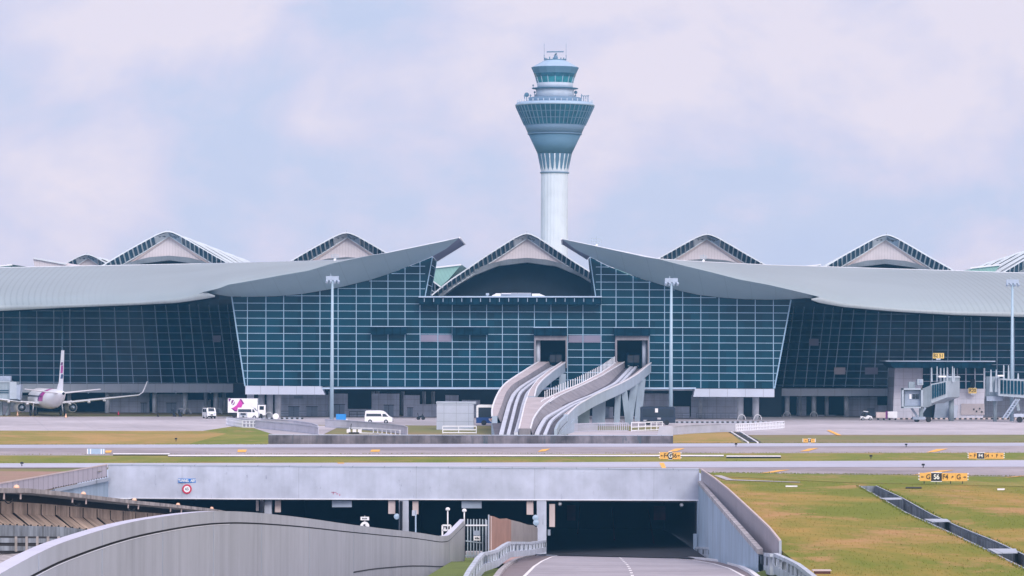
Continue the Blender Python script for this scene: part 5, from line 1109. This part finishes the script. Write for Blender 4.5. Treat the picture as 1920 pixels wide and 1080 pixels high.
for x0, x1, y0_, y1_, m_, nm, dy in ((515.5, 526.5, 937, 960.5, 'beige', 'light_box', .5), (728, 741, 938, 963.5, 'beige', 'light_box', .5), (773.5, 784.5, 940, 964, 'beige', 'light_box', .5), (987.5, 1000, 940, 965, 'beige', 'light_box', .5), (1030, 1040.5, 945, 988, 'beige', 'light_box', .5), (622.5, 659.5, 938, 951, 'door', 'lane_signal', .6), (865.5, 903, 940, 953, 'door', 'lane_signal', .6),
        (1063, 1079, 947, 976, 'maroon', 'red_light_panel', 14), (1226, 1248, 949, 975, 'maroon', 'red_light_panel', 14), (1027, 1032, 993, 1004, 'door', 'control_box', .5), (480, 485, 938, 958, 'beige', 'light_box', .5), (1300, 1306.5, 1001, 1034, 'wing', 'light_box', -.3)):
    b = MB(off=PO); b.prism([pp(x0, y1_, dy), pp(x1, y1_, dy), pp(x1, y0_, dy), pp(x0, y0_, dy)], (0, .35, 0), m_); b.build(nm, portal)
b = MB(off=PO)
for (xa, ya), (xb, yb) in (((1088, 947), (1083, 1000)), ((1215, 955), (1226, 1018)), ((1148, 952), (1152, 1012))): b.bar(pp(xa, ya, 30), pp(xb, yb, 10), .1, 'maroon')
b.build('ceiling_lamps', portal)
for px, py in ((1050, 945), (1278, 947)): b = MB(off=PO); b.lathe([(.12, 0), (.22, .25)], 'alu', 10, c=pp(px, py, .2), axis='Y'); b.build('camera_housing', portal)
# tunnel name sign and speed sign
q = pp(350.5, 905, -.12); t = thing('tunnel_sign', 'blue tunnel name board on the left of the portal beam', 'sign', q); k = YP(350)/F
b = MB(); b.box(-16.5*k, 16.5*k, 0, .08, 0, 7.6*k, 'blue'); b.build('board', t); text('TUNNEL  ABY', 7.2*k, 'txt_w', 'lettering', t, (0, -.015, 3.7*k), sx=.72)
q = pp(350.5, 917, -.12); t = thing('height_limit_sign', 'round red ringed number sign below the blue board', 'sign', q)
b = MB(); b.lathe([(9*k, 0), (9*k, .08)], 'red', 28, c=(0, 0, 0), axis='Y'); b.build('ring', t); b = MB(); b.lathe([(6*k, -.02), (6*k, .01)], 'white', 24, axis='Y'); b.build('face', t); text('4.5', 7.5*k, 'sign_k', 'lettering', t, (0, -.035, 0), sx=.7)
b = MB(off=pp(630, 926)); 
for x0, x1, y0_, y1_ in ((621, 631, 922.5, 924), (624, 626, 922, 927), (630, 634, 925, 927), (636, 638, 926, 930)): b.prism([pp(x0, y1_, -.04), pp(x1, y1_, -.04), pp(x1, y0_, -.04), pp(x0, y0_, -.04)], (0, .03, 0), mat('faded_red_mark', (.45, .22, .30), .8, .2, 2))
o = b.build('painted_mark', None); tag(o, 'faded red painted scrawl low on the portal beam', 'graffiti')
# wing walls
t = thing('wing_wall', 'pale blue triangular retaining wall right of the road tunnel', 'retaining wall', (19.6, 388, -8)); WO = (19.6, 388, -8)
b = MB(off=WO); ys = [388, 360, 330, 300, 275, 255]; fx = lambda y: lerp(19.45, 16.9, (388-y)/133)
b.loft([[Vector((fx(y), y, zr(y)-.3)), Vector((fx(y), y, -.75))] for y in ys], 'wing', smooth=False); b.build('face', t)
b = MB(off=WO); b.loft([[Vector((fx(y)-.08, y, -.95)), Vector((fx(y)-.08, y, -.62)), Vector((fx(y)+.30, y, -.60)), Vector((fx(y)+.34, y, -1.0))] for y in ys], 'cop', smooth=False, closed=True); b.build('coping', t)
t = thing('corrugated_fence', 'tall corrugated grey barrier descending beside the right grass field', 'fence', (20, 388, 0)); FO = (20, 388, 0)
FP = [((1314.5, 880), (1314.5, 906), 388), ((1340, 897), (1342, 927), 358), ((1365, 917), (1367, 955), 331), ((1390, 940), (1390, 985), 305), ((1418, 966), (1418, 1012), 280), ((1443, 990), (1443, 1036), 258), ((1462.5, 1014), (1462.5, 1050), 241)]
b = MB(off=FO); b.loft([[P(*bt, Y)+Vector((0, 0, -.7)), P(*tp_, Y)] for tp_, bt, Y in FP], 'corr', smooth=False); b.build('sheeting', t)
b = MB(off=FO)
for (a, _, ya), (c, _, yc) in zip(FP, FP[1:]): b.bar(P(*a, ya), P(*c, yc), .14, 'beige')
b.build('top_rail', t); b = MB(off=FO); b.bar(P(1463, 1052, 240.5), P(1463, 1013.5, 240.5), .16, 'sill'); b.build('end_post', t)
t = thing('corrugated_fence', 'grey panel barrier rising to the left end of the portal beam', 'fence', (-43, 394, 0)); FO = (-43, 394, 0)
FL = [((200.5, 871), (200.5, 894), 394.5), ((100, 889), (100, 915), 366), ((0, 906.5), (0, 936), 339), ((-90, 922), (-90, 955), 318)]
b = MB(off=FO); b.loft([[P(*bt, Y), P(*tp_, Y)] for tp_, bt, Y in FL], 'corrl', smooth=False); b.build('sheeting', t)
b = MB(off=FO)
for (a, _, ya), (c, _, yc) in zip(FL, FL[1:]): b.bar(P(*a, ya), P(*c, yc), .12, 'beige')
b.build('top_rail', t)
b = MB(off=FO)
for i in range(22): f_ = i/21; b.bar(P(lerp(200, 100, f_), lerp(895, 916, f_), lerp(394, 366, f_)-.2), P(lerp(200, 100, f_), lerp(893, 914, f_), lerp(394, 366, f_)-.2), .1, 'groove')
b.build('foot_bolts', t)
t = thing('wing_wall', 'pale retaining wall below the left panel barrier', 'retaining wall', (-43, 390, -8)); b = MB(off=(-43, 390, -8))
b.add([P(203, 945, 395), P(203, 896, 395), P(100, 918, 366.5), P(0, 938, 339), P(0, 1000, 339), P(100, 960, 366)], [(0, 1, 2, 3, 4, 5)], 'wing'); b.build('face', t)
b = MB(off=(-43, 390, -8)); b.prism([P(204, 901, 394.6), P(204, 895, 394.6), P(100, 917, 366), P(100, 923, 366)], (.2, -.3, 0), 'sill'); b.build('coping', t)
# ================================================================== ROAD
b = MB(); LE = [(1050, 1041.2), (1035, 1044.5), (1018, 1052), (1003, 1062), (985, 1080)]; RE = [(1268, 1047.5), (1300, 1050), (1340, 1057), (1370, 1066), (1396, 1080)]
KL = [(1020, 1038.5), (1000, 1043), (975, 1050), (958, 1060), (946, 1072), (938, 1085)]; KR = [(1272, 1046), (1310, 1048.5), (1350, 1053), (1385, 1063), (1405, 1074), (1418, 1085)]
def cv(pts): return sorted([(R(*p).y, R(*p).x) for p in pts])
cLE, cRE, cKL, cKR = cv(LE), cv(RE), cv(KL), cv(KR)
ysr = [200+i*(389.5-200)/50 for i in range(51)]
def rstrip(name, fa, fb, m, dz): b = MB(); b.loft([[Vector((fa(y), y, zr(y)+dz)), Vector((fb(y), y, zr(y)+dz))] for y in ysr], m, smooth=False); return struct(b.build(name))
cl = lambda c: (lambda y: max(-14, min(22, lin(c, y))))
XL, XR, EL, ER = cl(cKL), cl(cKR), cl(cLE), cl(cRE)
rstrip('road', EL, ER, 'road', -.0); rstrip('road_shoulder', XL, EL, 'roadd', -.02); rstrip('road_shoulder', ER, XR, 'roadd', -.02)
rstrip('road_line', lambda y: EL(y)-.08, lambda y: EL(y)+.14, 'mwhite', .012); rstrip('road_line', lambda y: ER(y)-.1, lambda y: ER(y)+.1, 'mwhite', .012)
b = MB(); cC = cv([(1172, 1053), (1178, 1059), (1183, 1067), (1188, 1080)])
for i in range(14):
    y0 = 205+i*13.2; y1 = y0+5.5; x0, x1 = lin(cC, min(y0, 330)) if False else lin(cC, y0), lin(cC, y1); b.quad((x0-.1, y0, zr(y0)+.012), (x0+.1, y0, zr(y0)+.012), (x1+.1, y1, zr(y1)+.012), (x1-.1, y1, zr(y1)+.012), 'mwhite')
struct(b.build('road_line'))
def rkerb(f_, w, m, label): 
    b = MB(off=(f_(380), 380, -8)); b.loft([[Vector((f_(y), y, zr(y)-.1)), Vector((f_(y), y, zr(y)+.16)), Vector((f_(y)+w, y, zr(y)+.17)), Vector((f_(y)+w, y, zr(y)-.1))] for y in ysr[3:-1]], m, smooth=False, closed=True); tag(b.build('kerb'), label, 'kerb')
rkerb(lambda y: XL(y)-.35, .35, 'cop', 'rough pale kerb along the left side of the tunnel road'); rkerb(XR, .3, 'edge', 'white kerb along the right side of the tunnel road')
b = MB(); b.loft([[Vector((XL(y)-2.2, y, zr(y)+.1)), Vector((XL(y)-.35, y, zr(y)+.14))] for y in ysr if y > 290], 'brk', smooth=False); struct(b.build('pavement'))
# concrete barriers
def barrier(label, st, hs, w, gap=2.6, m='barrier', side_=0, stp=2):
    pts = [P(px, py, Y) for px, py, Y in st]; t = thing('road_barrier', label, 'barrier', (pts[0].x, pts[0].y, pts[0].z-hs[0]))
    off = t.location.copy(); n = len(pts); top = MB(off=off); low = MB(off=off)
    # resample
    rs_ = []
    for i in range(n-1):
        k = 8
        for j in range(k): rs_.append((pts[i].lerp(pts[i+1], j/k), lerp(hs[i], hs[i+1], j/k)))
    rs_.append((pts[-1], hs[-1]))
    def band(b, f0, f1, th):
        b.loft([[p+Vector((-th/2, 0, -h*f0)), p+Vector((th/2, 0, -h*f0)), p+Vector((th/2, 0, -h*f1)), p+Vector((-th/2, 0, -h*f1))] for p, h in rs_], m, smooth=False, closed=True)
    band(top, 0, .16, w); band(low, .60, 1.0, w); top.build('top_rail', t); low.build('plinth', t)
    k_ = 1
    while side_ and k_ < len(rs_)-1:
        (p, h), (q2, h2) = rs_[k_], rs_[k_+1]; o_ = Vector((side_*(w/2+.012), 0, 0)); a_ = p.lerp(q2, .15); c_ = p.lerp(q2, .75)
        b = MB(off=off); b.add([a_+o_+Vector((0, 0, -h*.56)), c_+o_+Vector((0, 0, -h2*.56)), c_+o_+Vector((0, 0, -h2*.2)), a_+o_+Vector((0, 0, -h*.2))], [(0, 1, 2, 3)], 'gap_shade'); b.build('gap_shade', t); k_ += stp  # flat dark quads on the face, painting the shade of the barrier's openings
    acc = 0; nxt = 0
    for (p, h), (q_, h2) in zip(rs_, rs_[1:]):
        L_ = (q_-p).length
        while nxt <= acc+L_:
            s_ = p.lerp(q_, (nxt-acc)/L_); ps = MB(off=off); d = (q_-p).normalized()*.38; ps.prism([s_+Vector((-w/2+.01, 0, -h*.15))-d, s_+Vector((w/2-.01, 0, -h*.15))-d, s_+Vector((w/2-.01, 0, -h*.15))+d, s_+Vector((-w/2+.01, 0, -h*.15))+d], (0, 0, -h*.47), m); ps.build('post', t); nxt += gap
        acc += L_
    return t
barrier('pale concrete post and rail barrier on the left of the tunnel road', [(1022, 1013, 385), (1011, 1014, 365), (996, 1016, 340), (975, 1015.5, 315), (955, 1015.5, 296), (944, 1021, 284), (931, 1030, 270), (918, 1034, 262), (905, 1036, 254), (895, 1046, 243), (880, 1068, 226), (862, 1100, 208)], [1.2, 1.2, 1.2, 1.25, 1.25, 1.25, 1.25, 1.25, 1.3, 1.3, 1.3, 1.3], .3, 3.2, side_=1, stp=3)
barrier('pale concrete barrier with square gaps against the right wing wall', [(1306, 1025, 386), (1335, 1026, 352), (1370, 1028, 318), (1404, 1031, 284), (1430, 1036, 262), (1448, 1038, 241)], [1.25, 1.25, 1.25, 1.3, 1.35, 1.4], .3, 3.0, side_=-1, stp=3)
barrier('weathered concrete barrier continuing to the lower right frame edge', [(1454, 1037, 238), (1481, 1049, 230), (1497, 1057, 224), (1512, 1068, 216), (1535, 1086, 205)], [1.3, 1.35, 1.4, 1.4, 1.4], .3, 2.6, side_=-1, stp=4)
# gate, screen
YGt = 346.0
t = thing('security_gate', 'tall steel bar gate with small notice plates beside the ramp wall', 'gate', P(892, 1048, YGt)); off = t.location.copy()
b = MB(off=off)
for i in range(8): x = 877+i*5.6; b.bar(P(x, 1046, YGt), P(x, 973+(i % 2)*.6, YGt), .1, 'steel')
b.build('bars', t); b = MB(off=off); b.bar(P(873, 985, YGt-.1), P(914, 985, YGt-.1), .13, 'edge'); b.bar(P(873, 1014, YGt-.1), P(903, 1018, YGt-.1), .1, 'steel'); b.bar(P(872, 1042, YGt-.1), P(912, 1042, YGt-.1), .14, 'steel'); b.build('rail', t)
b = MB(off=off); b.bar(P(911.5, 1048, YGt), P(911.5, 975, YGt), .2, 'sill'); b.build('gate_post', t)
b = MB(off=off); pxbox(b, 887.5, 900, 995, 1004, YGt-.3, .06, 'door'); b.build('notice_plate', t); b = MB(off=off); pxbox(b, 888, 900.5, 1005, 1013.5, YGt-.3, .06, 'white'); np_ = b.build('notice_plate', t)
b = MB(off=off); pxbox(b, 890.5, 892.5, 1008, 1010.5, YGt-.34, .03, 'sign_k'); pxbox(b, 893.5, 896, 1007.5, 1010.5, YGt-.34, .03, 'sign_k'); pxbox(b, 896.6, 898.6, 1008.5, 1010.5, YGt-.34, .03, 'sign_k'); b.build('notice_print', np_)
b = MB(off=P(892, 1050, 340)); pxbox(b, 873, 905, 1035, 1046, 352, 2, 'cop'); tag(b.build('rubble_wall'), 'low pale blockwork seen through the foot of the gate', 'wall')
t = thing('site_screen', 'tall ribbed screen turning from brown to grey by the road pier', 'screen fence', P(917, 1035, 340)); off = t.location.copy()
SP = [(917, 967, 1036, 340, 'brown'), (925, 968, 1036, 343, 'brown'), (937, 973, 1034, 347, 'brown'), (950, 972, 1032, 352, 'brown'), (958.5, 975, 1030, 356, 'greige'), (975, 979, 1028, 363, 'greige'), (990, 984, 1028, 372, 'greige'), (1000, 985, 1028, 378, 'greige'), (1008, 990, 1028, 386, 'greige')]
for mm in ('brown', 'greige'):
    b = MB(off=off)
    for s0, s1 in zip(SP, SP[1:]):
        if s0[4] == mm: b.prism([P(s0[0], s0[2], s0[3]), P(s1[0], s1[2], s1[3]), P(s1[0], s1[1], s1[3]), P(s0[0], s0[1], s0[3])], (0, .1, 0), mm)
    b.build('panel', t)
b = MB(off=off); b.bar(P(916.5, 1036, 339.5), P(916.5, 965, 339.5), .14, 'sill'); b.bar(P(921, 1036, 341), P(921, 968, 341), .1, 'beige'); b.build('end_post', t)
# poles, mirrors, signs near the tunnel mouths
for i, (px, y0_, y1_, Y, lab) in enumerate(((839.5, 1000, 955, 350, 'left of two white posts with a round head behind the ramp wall'), (870.5, 974, 957.5, 346, 'right of two white posts with a round head at the ramp wall end'))):
    b = MB(off=P(px, y0_+3, Y)); b.bar(P(px, y0_+8, Y), P(px, y1_, Y), .13, 'white', n=8); q = P(px, y1_, Y); b.lathe([(.05, -.15), (.2, -.08), (.22, .05), (.1, .18)], 'white', 12, c=q); tag(b.build('lamp_post'), lab, 'post', 'white posts at the ramp wall')
b = MB(off=P(778, 995, 372)); b.bar(P(779.5, 1010, 372), P(779.5, 966, 372), .14, 'troof'); pxbox(b, 772.5, 781, 957, 967, 372, .3, 'sillw'); tag(b.build('signal_post'), 'thin pale post with a small box in the third tunnel mouth', 'post')
b = MB(off=P(836, 1000, 356))
for a, c in (((829.5, 985), (845, 985)), ((829.5, 985), (829.5, 1004)), ((845, 985), (845, 1002)), ((829.5, 994), (845, 994))): b.bar(P(*a, 356), P(*c, 356), .16, 'white')
pxbox(b, 832, 836, 989, 996, 356.3, .2, 'white'); tag(b.build('white_cage'), 'small white framed cage behind the corner of the ramp wall', 'cage')
t = thing('traffic_sign', 'white plate over a round white sign with a black symbol', 'sign', P(684, 1000, 370)); off = t.location.copy()
b = MB(off=off); b.bar(P(684, 1005, 370.2), P(684, 967, 370.2), .1, 'pink'); b.build('post', t); b = MB(off=off); pxbox(b, 676, 692, 969, 975.5, 370, .05, 'white'); pl = b.build('plate', t)
b = MB(off=off); 
for x in (679, 681.5, 684, 686.5): pxbox(b, x, x+1.6, 971, 973.5, 369.95, .03, 'sign_k')
b.build('print', pl)
b = MB(off=off); b.lathe([(.45, -.03), (.45, .03)], 'white', 24, c=P(684, 986.5, 369.9), axis='Y'); dsc = b.build('disc', t); b = MB(off=off); b.bar(P(681.5, 984, 369.8), P(686.5, 988, 369.8), .1, 'sign_k'); b.bar(P(681.5, 984, 369.8), P(685, 983.5, 369.8), .08, 'sign_k'); b.build('symbol', dsc)
for px, py, lab in ((744, 968.5, 'small white curved mirror beside the second tunnel pier'), (1004, 971, 'upper pale round mirror on the road pier'), (1005, 980, 'lower pale round mirror on the road pier')):
    b = MB(off=pp(px, py, -.6)); b.lathe([(.02, -.1), (.3, -.02), (.32, .06)], 'troof', 16, c=pp(px, py, -.8), axis='Y'); b.bar(pp(px, py, -.7), pp(px+(5 if px > 800 else 5), py, -.1), .08, 'steel'); tag(b.build('road_mirror'), lab, 'mirror')
# ================================================================== NEAR RAMP PARAPET
ST = [(-60, 1118, 90), (-20, 1090, 95), (0, 1076, 97), (60, 1043, 101), (109, 1020, 107), (167, 1001, 117), (215, 986.5, 123), (260, 976, 131), (320, 966.5, 144), (360, 961.5, 152), (400, 958.5, 161), (440, 958.5, 172), (480, 961, 184), (520, 965, 198), (560, 969.5, 213), (600, 975, 230), (640, 981, 250), (670, 985, 267), (702, 989, 286), (735, 993, 302), (765, 996, 316), (800, 1001, 330), (825, 1005.5, 339), (840, 1004.5, 342.5), (846, 1000, 344), (872, 973.5, 347)]
t = thing('ramp_parapet', 'long curved smooth concrete ramp wall across the lower left foreground', 'parapet wall', (-13, 200, -4)); RO = (-13, 200, -4)
sp_ = []
for (a, b1_, c1), (a2, b2_, c2) in zip(ST, ST[1:]):
    for j in range(4): sp_.append(P(lerp(a, a2, j/4), lerp(b1_, b2_, j/4), lerp(c1, c2, j/4)))
sp_.append(P(*ST[-1]))
for _ in range(2): sp_ = [sp_[0]]+[(sp_[i-1]+sp_[i]*2+sp_[i+1])/4 for i in range(1, len(sp_)-1)]+[sp_[-1]]
def normal(i):
    a, c = sp_[max(0, i-1)], sp_[min(len(sp_)-1, i+1)]; d = (c-a); d.z = 0; d.normalize(); return Vector((-d.y, d.x, 0))   # to the left / away
cap = MB(off=RO); body = MB(off=RO); gr = MB(off=RO); tpm = MB(off=RO)
cap.loft([[p+Vector((0, 0, -.5)), p] for p in sp_], 'para'); 
tpm.loft([[p+Vector((0, 0, .003)), p+normal(i)*.5+Vector((0, 0, .003))] for i, p in enumerate(sp_)], 'parat'); tpm.loft([[p+normal(i)*.5, p+normal(i)*.5+Vector((0, 0, -10))] for i, p in enumerate(sp_)], 'para')
gr.loft([[p+normal(i)*.05+Vector((0, 0, -.58)), p+normal(i)*.05+Vector((0, 0, -.48))] for i, p in enumerate(sp_)], 'groove'); 
gr.loft([[p-normal(i)*.012+Vector((0, 0, -.605)), p-normal(i)*.012+Vector((0, 0, -.575))] for i, p in enumerate(sp_) if p.y < 170], 'edge')
def lowz(p): return lin([(90, 3.5), (286, -6.9), (339, -6.95), (347, -5.6), (350, -5.0)], p.y)
body.loft([[Vector((p.x, p.y, min(p.z-12, -10)))-Vector((0, 0, 0)), Vector((p.x, p.y, p.z-.575))] for p in sp_], 'para')
far = [(i, p) for i, p in enumerate(sp_) if p.y > 262]
gr.loft([[p-normal(i)*.02+Vector((0, 0, lerp(-3.35, -2.75, (p.y-262)/80)-.05)), p-normal(i)*.02+Vector((0, 0, lerp(-3.35, -2.75, (p.y-262)/80)+.05))] for i, p in far if p.y < 344], 'groove')
body.quad(sp_[-1], sp_[-1]+normal(len(sp_)-1)*.5, sp_[-1]+normal(len(sp_)-1)*.5+Vector((0, 0, -9)), sp_[-1]+Vector((0, 0, -9)), 'para')
cap.build('cap_band', t); tpm.build('top_face', t); body.build('wall_face', t); gr.build('groove_line', t)
for i, p in enumerate(sp_):
    if i % 9 == 4: b = MB(off=RO); n_ = normal(i)*-.012; b.bar(p+n_+Vector((0, 0, -.02)), p+n_+Vector((0, 0, -.48)), .012, 'door'); b.bar(p+n_+Vector((0, 0, -.6)), p+n_+Vector((0, 0, -5)), .014, 'door'); b.build('panel_joint', t)
# verge grass beside ramp wall foot
b = MB(); b.add([P(836, 1078, 336), P(871, 1051, 345), P(908, 1050, 345), P(880, 1098, 300), P(815, 1098, 300)], [(0, 1, 2, 3, 4)], 'lawn'); struct(b.build('verge_grass'))
b = MB(); b.add([P(898, 1085, 296), P(934, 1060, 306), P(955, 1063, 306), P(950, 1095, 290)], [(0, 1, 2, 3)], 'lawn'); struct(b.build('verge_grass'))
b = MB(); b.add([P(1415, 1074, 250), P(1455, 1064, 252), P(1500, 1100, 240), P(1430, 1100, 240)], [(0, 1, 2, 3)], 'lawn'); struct(b.build('verge_grass'))
# ================================================================== OLD GUIDEWAY LEFT
t = thing('elevated_guideway', 'dirty weathered concrete guideway descending behind the ramp wall', 'guideway', (-28, 260, 0)); EO = (-28, 260, 0)
SS = [(-90, 914.5, 190), (0, 915.3, 205), (53, 915.5, 214), (123, 922.5, 235), (193, 931, 257), (260, 939, 280), (320, 945, 305), (400, 954, 335), (425, 958.5, 346), (470, 966, 360)]
def es(dy=0, dYy=0): return [P(x, y+dy*(205/Y), Y+dYy) for x, y, Y in SS]
b = MB(off=EO); tpp = es(); b.loft([[p+Vector((0, 0, -.26)), p, p+Vector((-2.6, .5, .02)), p+Vector((-2.6, .5, -.26))] for p in tpp], 'dslab', smooth=False, closed=True); b.build('cantilever_slab', t)
b = MB(off=EO); b.loft([[p+Vector((-2.1, 0, -.2)), p+Vector((-2.1, 0, -1.0))] for p in tpp], 'groove', smooth=False); b.build('slab_shadow', t)  # black strip painted in as the shadow beneath the overhanging slab
b = MB(off=EO); b.loft([[p+Vector((-1.3, 0, -.75)), p+Vector((-1.3, 0, -1.45)), p+Vector((-.25, 0, -2.25)), p+Vector((-.25, 0, -5))] for p in tpp], 'dirty', smooth=False); b.build('web_wall', t)
for i in range(26):
    b = MB(off=EO); f_ = i/25*(len(tpp)-1.01); k_ = int(f_); p = tpp[k_].lerp(tpp[k_+1], f_-k_); b.bar(p+Vector((-1.25, 0, -.8)), p+Vector((-1.25, 0, -1.5)), .05, 'groove'); b.bar(p+Vector((-1.25, 0, -1.45)), p+Vector((-.22, 0, -2.3)), .05+.12*(i % 3 == 0), 'groove'); b.build('rib_joint', t)
for i, x in enumerate((11, 42, 138, 163, 242, 262, 322, 341)):
    k_ = [s_ for s_ in range(len(SS)-1) if SS[s_][0] <= x <= SS[s_+1][0]][0]; f_ = (x-SS[k_][0])/(SS[k_+1][0]-SS[k_][0]); p = tpp[k_].lerp(tpp[k_+1], f_)
    b = MB(off=EO); b.bar(p+Vector((-.1, -.1, -.25)), p+Vector((-.1, -.1, -.62)), .09, 'beige')
    if i % 2 == 0:
        pr = [p+Vector((-.1+.5*(j/6)-.0, -.15, -.62-.22*math.sin(math.pi*j/6))) for j in range(7)]
        for a, c in zip(pr, pr[1:]): b.bar(a, c, .07, 'groove')
    b.build('cable_hook', t)
for i, x in enumerate((40, 163, 259, 339, 403)):
    k_ = [s_ for s_ in range(len(SS)-1) if SS[s_][0] <= x <= SS[s_+1][0]][0]; f_ = (x-SS[k_][0])/(SS[k_+1][0]-SS[k_][0]); p = tpp[k_].lerp(tpp[k_+1], f_)
    b = MB(off=EO); b.lathe([(.18, 0), (.17, .08), (.1, .17), (.01, .2)], 'orange', 14, c=p+Vector((-.3, .1, 0)), smooth=True); b.build('deck_lamp', t)
b = MB(off=EO); SL = [(-90, 983, 150), (0, 984, 160), (60, 986, 168), (120, 988, 178), (170, 994, 186), (240, 1008, 196)]
b.loft([[P(x, y, Y)+Vector((0, 0, -.56)), P(x, y, Y), P(x, y, Y)+Vector((-.3, 0, .0))] for x, y, Y in SL], 'dgrey', smooth=False); b.build('edge_upstand', t)
b = MB(off=EO)
for i in range(16): x = -20+i*13; y_, Y_ = lin([(a, b_) for a, b_, c in SL], x), lin([(a, c) for a, b_, c in SL], x); b.bar(P(x, y_, Y_-.1), P(x, y_-2.5, Y_-.1), .08, 'groove')
b.build('bolt_heads', t)
b = MB(off=EO)
for dy, th, m_ in ((24, .14, 'groove'), (29, .2, 'dgrey'), (35, .12, 'groove'), (39, .16, 'groove'), (44, .2, 'dgrey'), (50, .14, 'groove')):
    for (x, y, Y), (x2, y2, Y2) in zip(SL, SL[1:]): b.bar(P(x, lerp(984, y, .3)+dy, Y-4), P(x2, lerp(984, y2, .3)+dy, Y2-4), th, m_, th)
b.build('guide_rails', t)
b = MB(off=EO)
for i in range(9): x = -10+i*20; b.bar(P(x, 1006, 159), P(x, 1034, 159), .1, 'dslab')
b.build('rail_posts', t)
b = MB(off=EO); b.loft([[P(x, 1003, Y-3.5+6), P(x, 1060, Y-3.5+6)] for x, y, Y in SL], 'dark', smooth=False); b.build('lower_void', t)
b = MB(off=EO); b.add([P(-90, 1036, 150), P(200, 1036, 178), P(200, 1090, 150), P(-90, 1090, 130)], [(0, 1, 2, 3)], 'cop'); b.build('walkway', t)
# brown box near bottom right
q = G(1540, 1076); b = MB(off=q); pxbox(b, 1528, 1557, 1071, 1078, q.y, .6, 'rust'); pxbox(b, 1524, 1559, 1069, 1071, q.y-.05, .8, 'beige'); pxbox(b, 1528, 1534, 1077, 1086, q.y, .6, 'beige'); tag(b.build('manhole_box'), 'rusty open box with a pale lid at the bottom edge of the field', 'utility box')
for pts, lab in ((((1698, 914.5), (1728, 914.5), (1728, 916), (1698, 916)), 'thin dark drain grate in the grass below the S6 sign'), (((1870, 917.5), (1884, 917.5), (1884, 919), (1870, 919)), 'small pale slab in the grass right of the S6 sign'), (((1473, 912), (1495, 912), (1495, 913), (1473, 913)), 'thin pale slab in the grass near the right barrier')):
    b = MB(off=G(*pts[0])); b.prism([G(*p, .02) for p in pts], (0, 0, .08), 'groove' if 'dark' in lab else 'mwhite'); tag(b.build('ground_cover'), lab, 'slab')
# ================================================================== GRASS TUFTS, CONES
random.seed(11); b = MB(); 
def tuft(x, y, z, h, m):
    for _ in range(3):
        a = random.uniform(0, 6.28); w = h*.28; dx, dy = math.cos(a)*w, math.sin(a)*w; lx, ly = random.uniform(-.4, .4)*h, random.uniform(-.2, .2)*h
        b.add([(x-dx, y-dy, z), (x+dx, y+dy, z), (x+lx, y+ly, z+h)], [(0, 1, 2)], m)
for _ in range(5200):
    y = random.uniform(212, 386); x0 = lin(RW, y)+.5; x = random.uniform(x0, .145*y+1)
    if y < TEND and lin(TL, y)-.3 < x < lin(TR, y)+1.6: continue
    tuft(x, y, 0, random.uniform(.04, .11), 'field')
for _ in range(1500):        # ragged edges of the trench and the fence foot
    y = random.uniform(212, TEND); sd_ = random.random() < .5
    x = (lin(TL, y)-random.uniform(.05, .4)) if sd_ else max(lin(TR, y), lin(TL, y)+1.2)+random.uniform(.1, .5); tuft(x, y, 0, random.uniform(.06, .17), 'field' if random.random() < .6 else 'lawn')
for line, lo, hi in ((((0, 853), (1920, 849)), -.8, .6), (((0, 868.5), (1920, 863)), -.2, .9), (((1335, 886.5), (1920, 894)), -.9, .3), (((0, 834), (500, 834)), -.1, .9), (((1270, 831), (1920, 829)), -.1, .9)):
    for _ in range(1300):
        t_ = random.random(); p = G(lerp(line[0][0], line[1][0], t_), lerp(line[0][1], line[1][1], t_)+random.gauss(0, .35)); tuft(p.x, p.y, .04, random.uniform(.05, .12), 'grassg')
struct(b.build('grass_tufts'), 'stuff')
for i, (px, py, lab) in enumerate(((123.5, 783.5, 'orange cone behind the right engine of the airliner'), (33, 779.5, 'orange cone under the left engine of the airliner'), (222, 778.5, 'red cone at the white panelled wall left'), (296, 781.5, 'small dark cone on the left apron'))):
    q = G(px, py); b = MB(off=q); b.box(q.x-.25, q.x+.25, q.y-.25, q.y+.25, .02, .07, 'tyre'); b.lathe([(.2, .07), (.04, .8)], 'orange' if i < 2 else ('red' if i == 2 else 'groove'), 12, c=q); tag(b.build('traffic_cone'), lab, 'cone')
# ================================================================== HAZE
m = bpy.data.materials.new('air_haze'); m.use_nodes = True; nt = m.node_tree; nt.nodes.clear()
o_ = N(nt, 'ShaderNodeOutputMaterial'); pv = N(nt, 'ShaderNodeVolumePrincipled'); pv.inputs['Color'].default_value = (.18, .58, 1, 1); pv.inputs['Density'].default_value = .0001; pv.inputs['Anisotropy'].default_value = .0
nt.links.new(pv.outputs[0], o_.inputs['Volume'])
b = MB(); b.box(-700, 700, -60, 1700, -12, 170, 'dark'); b.mats = [m]; hz = b.build('haze'); hz['kind'] = 'stuff'
